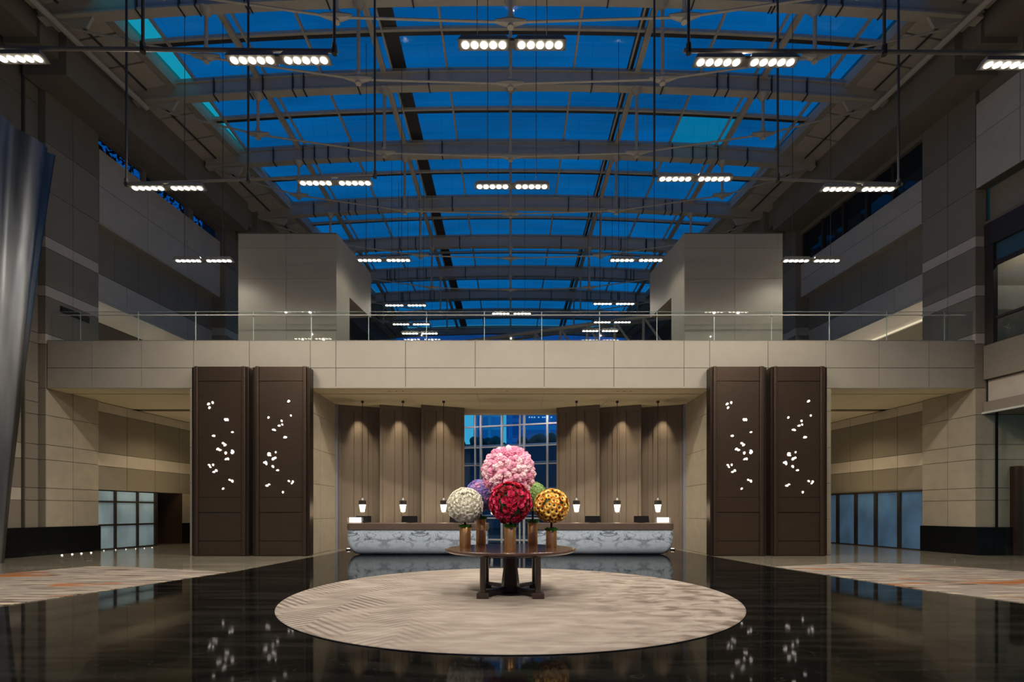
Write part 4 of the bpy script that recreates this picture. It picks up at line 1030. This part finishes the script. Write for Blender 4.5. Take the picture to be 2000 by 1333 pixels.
def flower_ball(name, label, x, y, vh, vr, zc, R, blossom, mats, N_, size, jit=.06, corem=None, tint=None, corer=.86, stem=.02):
    """vase on the table with a ball of blossoms; z measured from the table top"""
    z0 = .024+TH
    t = thing(name, label, 'flower arrangement', (x, y, z0), group='flower balls in brass vases')
    MB().lathe([(vr*.97, 0), (vr, .006), (vr, vh-.008), (vr*.97, vh), (vr*.90, vh), (vr*.90, vh-.03), (.01, vh-.03)], n=32).build('vase', M_brass, t, True)
    cz = zc-z0
    MB().cyl((0, 0, vh-.03), (0, 0, cz-R*.7), stem, n=8).build('stem', M_stem, t, True)
    mb = MB(); rs = random.Random(int(x*100)+5)
    for k in range(110):
        th = rs.uniform(0, 2*PI); q = rs.uniform(.3, 1.05)*vr; b0 = Vector((q*math.cos(th)*.8, q*math.sin(th)*.8, vh-.02))
        d = Vector((math.cos(th), math.sin(th), rs.uniform(.3, 1.6))).normalized(); L = rs.uniform(.06, .11); e_ = Vector((-math.sin(th), math.cos(th), 0))*L*.40
        mb.quad([b0, b0+d*L*.5+e_, b0+d*L, b0+d*L*.5-e_])
    mb.build('leaves', M_leaf, t)
    cm = corem or M_leafdk
    rc = R*corer; mb = MB().lathe([(rc*math.sin(PI*j/14)+.0005, -rc*math.cos(PI*j/14)) for j in range(15)], (0, 0, cz), 24)
    mb.v = [tuple(Vector(v)+(Vector(v)-Vector((0, 0, cz))).normalized()*noise.noise(Vector(v)*14)*.02) for v in mb.v]
    mb.build('foliage_ball', cm, t, True)
    pts = []
    ga = PI*(3-5**.5)
    for i in range(N_):
        zz_ = 1-2*(i+.5)/N_; r_ = math.sqrt(1-zz_*zz_); th = ga*i
        d = (Vector((r_*math.cos(th), r_*math.sin(th), zz_))+Vector((rs.gauss(0, jit), rs.gauss(0, jit), rs.gauss(0, jit)))).normalized()
        if d.z < -.96: continue
        pts.append(d)
    view = (Vector((0, 0, EYE))-Vector((x, y, zc))).normalized()
    pts.sort(key=lambda d: -d.dot(view))
    vari = [blossom(size*q) if blossom is not ruff else ruff(size*q, int(q*50)) for q in (.9, 1.0, 1.12)]
    sets = [mats] if not tint else tint
    datas = {}
    rest = MB(); restm = []
    for si, ms in enumerate(sets): restm += list(ms)
    nm = len(sets[0])
    for i, d in enumerate(pts):
        vi = rs.randrange(3); rot = d.to_track_quat('Z', 'Y').to_matrix().to_4x4() @ Matrix.Rotation(rs.uniform(0, 6.28), 4, 'Z')
        if tint:
            wv = noise.noise(d*1.6+Vector((x*3, y, 0)))*.9+rs.gauss(0, .25); si = 0 if wv < -.12 else (1 if wv < .22 else 2); si = min(si, len(sets)-1)
        else: si = 0
        M = Matrix.Translation(Vector((0, 0, cz))+d*(R*rs.uniform(.90, .96)-size*.3)) @ rot
        if i < 100:
            key = (vi, si)
            if key not in datas: datas[key] = vari[vi].data('blossom', list(sets[si]))
            o = bpy.data.objects.new('blossom', datas[key]); col.objects.link(o); o.parent = t; o.matrix_local = M
        else:
            v2 = MB(); v2.v = vari[vi].v; v2.f = vari[vi].f; v2.m = [q+si*nm for q in vari[vi].m]; rest.add(v2, M)
    o = rest.build('blossoms', restm, t); o['kind'] = 'stuff'
    return t
pinks = [(colm('petal_pink', (.74, .27, .42)), colm('petal_pink_c', (.75, .25, .3))), (colm('petal_pale_pink', (.84, .42, .56)), colm('petal_pale_c', (.8, .4, .4))), (colm('petal_cream_pink', (.90, .60, .66)), colm('petal_cream_c', (.8, .5, .45)))]
flower_ball('flower_vase', 'tall arrangement with the largest ball of pale pink blossoms, at the top centre', -.03, 8.98, .85, .09, 2.165, .475, pompon, None, 215, .064, corem=colm('pink_core', (.6, .2, .26)), tint=pinks, corer=.88)
flower_ball('flower_vase', 'ball of crimson roses on the brass vase front and centre', .0, 8.22, .385, .093, 1.60, .365, rose, None, 125, .070,
            tint=[(colm('petal_crimson', (.56, .012, .055)), colm('rose_heart', (.16, .004, .02))), (colm('petal_raspberry', (.70, .035, .13)), colm('rose_heart', (.16, .004, .02))), (colm('petal_deep_red', (.32, .006, .02)), colm('rose_heart', (.16, .004, .02)))])
flower_ball('flower_vase', 'ball of small white blossoms on the leftmost brass vase', -.825, 8.95, .355, .103, 1.565, .34, rose, (colm('petal_white', (.92, .90, .80)), colm('petal_white_heart', (.62, .60, .38))), 230, .052, corem=colm('pale_core', (.60, .58, .42)), corer=.90)
flower_ball('flower_vase', 'ball of yellow and orange daisies on the rightmost brass vase', .745, 8.95, .30, .098, 1.555, .34, daisy, None, 118, .074,
            tint=[(colm('petal_yellow', (.85, .46, .02)), colm('daisy_heart', (.05, .012, .006)), colm('petal_pale_yellow', (.9, .65, .18))), (colm('petal_amber', (.82, .30, .012)), colm('daisy_heart', (.05, .012, .006)), colm('petal_pale_yellow', (.9, .65, .18))), (colm('petal_orange', (.72, .17, .015)), colm('daisy_heart', (.05, .012, .006)), colm('petal_pale_yellow', (.9, .65, .18)))])
flower_ball('flower_vase', 'ball of violet and blue hydrangea on a tall brass vase, behind the white ball', -.57, 9.5, .50, .095, 1.76, .335, floret, None, 520, .034, corem=colm('violet_core', (.16, .13, .38)),
            tint=[(colm('petal_blue', (.17, .20, .58)), colm('petal_lilac', (.45, .33, .65))), (colm('petal_violet', (.34, .17, .50)), colm('petal_lilac', (.45, .33, .65))), (colm('petal_mauve', (.62, .25, .48)), colm('petal_lilac', (.45, .33, .65)))], corer=.92)
flower_ball('flower_vase', 'ball of light green hydrangea on a tall brass vase, behind the yellow ball', .43, 9.5, .43, .092, 1.745, .305, floret, (colm('petal_green', (.28, .46, .13)), colm('petal_lime', (.42, .55, .2))), 480, .032, corem=colm('green_core', (.14, .26, .06)), corer=.92)

# ------------------------------------------------------------------ steel sculpture at the left
mb = MB(); nS, nZ = 72, 46
for j in range(nZ+1):
    u = j/nZ; z = 12.5*u
    rr = .42+.80*(u**1.15); ax = -14.72+.36*u
    for k in range(nS):
        th = 2*PI*k/nS; fold = .07*math.sin(th*7+u*.8+1.0)+.03*math.sin(th*11-u*1.0); fold *= (.35+u*.9)
        zt = z+(1.0 if u == 1 else u)*(-.75*math.cos(th))*u**3
        mb.v.append((ax+(rr+fold)*math.cos(th), 13.75+(rr+fold)*.8*math.sin(th), zt))
for j in range(nZ):
    for k in range(nS): mb.f.append((j*nS+k, j*nS+(k+1) % nS, (j+1)*nS+(k+1) % nS, (j+1)*nS+k))
mb.m = [0]*len(mb.f)
o = mb.build('steel_sculpture', M_sculpt, smooth=True); tag(o, 'tall folded satin steel column flaring upward at the left edge', 'sculpture')
# vent on the left pier
vt = thing('air_vent', 'black slot air vent on the left pier above the railing', 'vent', (0, 0, 0))
mb = MB(); wbox(mb, -1, 16.86, 17.86, 8.30, 8.52, -.03, .05); mb.build('frame', M_black, vt)
mb = MB()
for z in (8.34, 8.40, 8.46): wbox(mb, -1, 16.9, 17.82, z, z+.02, -.045, .0)
mb.build('slat', M_dkframe, vt)
# small floor lights along the left plinth
for i, (px, py) in enumerate(((121, 1085.5), (141, 1083.6), (159, 1082), (178, 1080.5), (203, 1076.5), (226, 1075), (246, 1074), (265, 1073), (282, 1072), (297, 1070.5))):
    Y = F*EYE/(py-HY); x = (px-CX)/F*Y
    t = thing('floor_light', f'tiny bright floor light along the left wall, {["first", "second", "third", "fourth", "fifth", "sixth", "seventh", "eighth", "ninth", "tenth"][i]} from the sculpture', 'floor light', (x, Y, 0), group='small lights along the left plinth')
    MB().lathe([(.04, 0), (.04, .008), (.028, .012), (.01, .012)], n=12).build('rim', M_white, t, True)
    MB().cyl((0, 0, .012), (0, 0, .022), (.022 if i < 4 else .008), n=10).build('lens', M_pend, t)
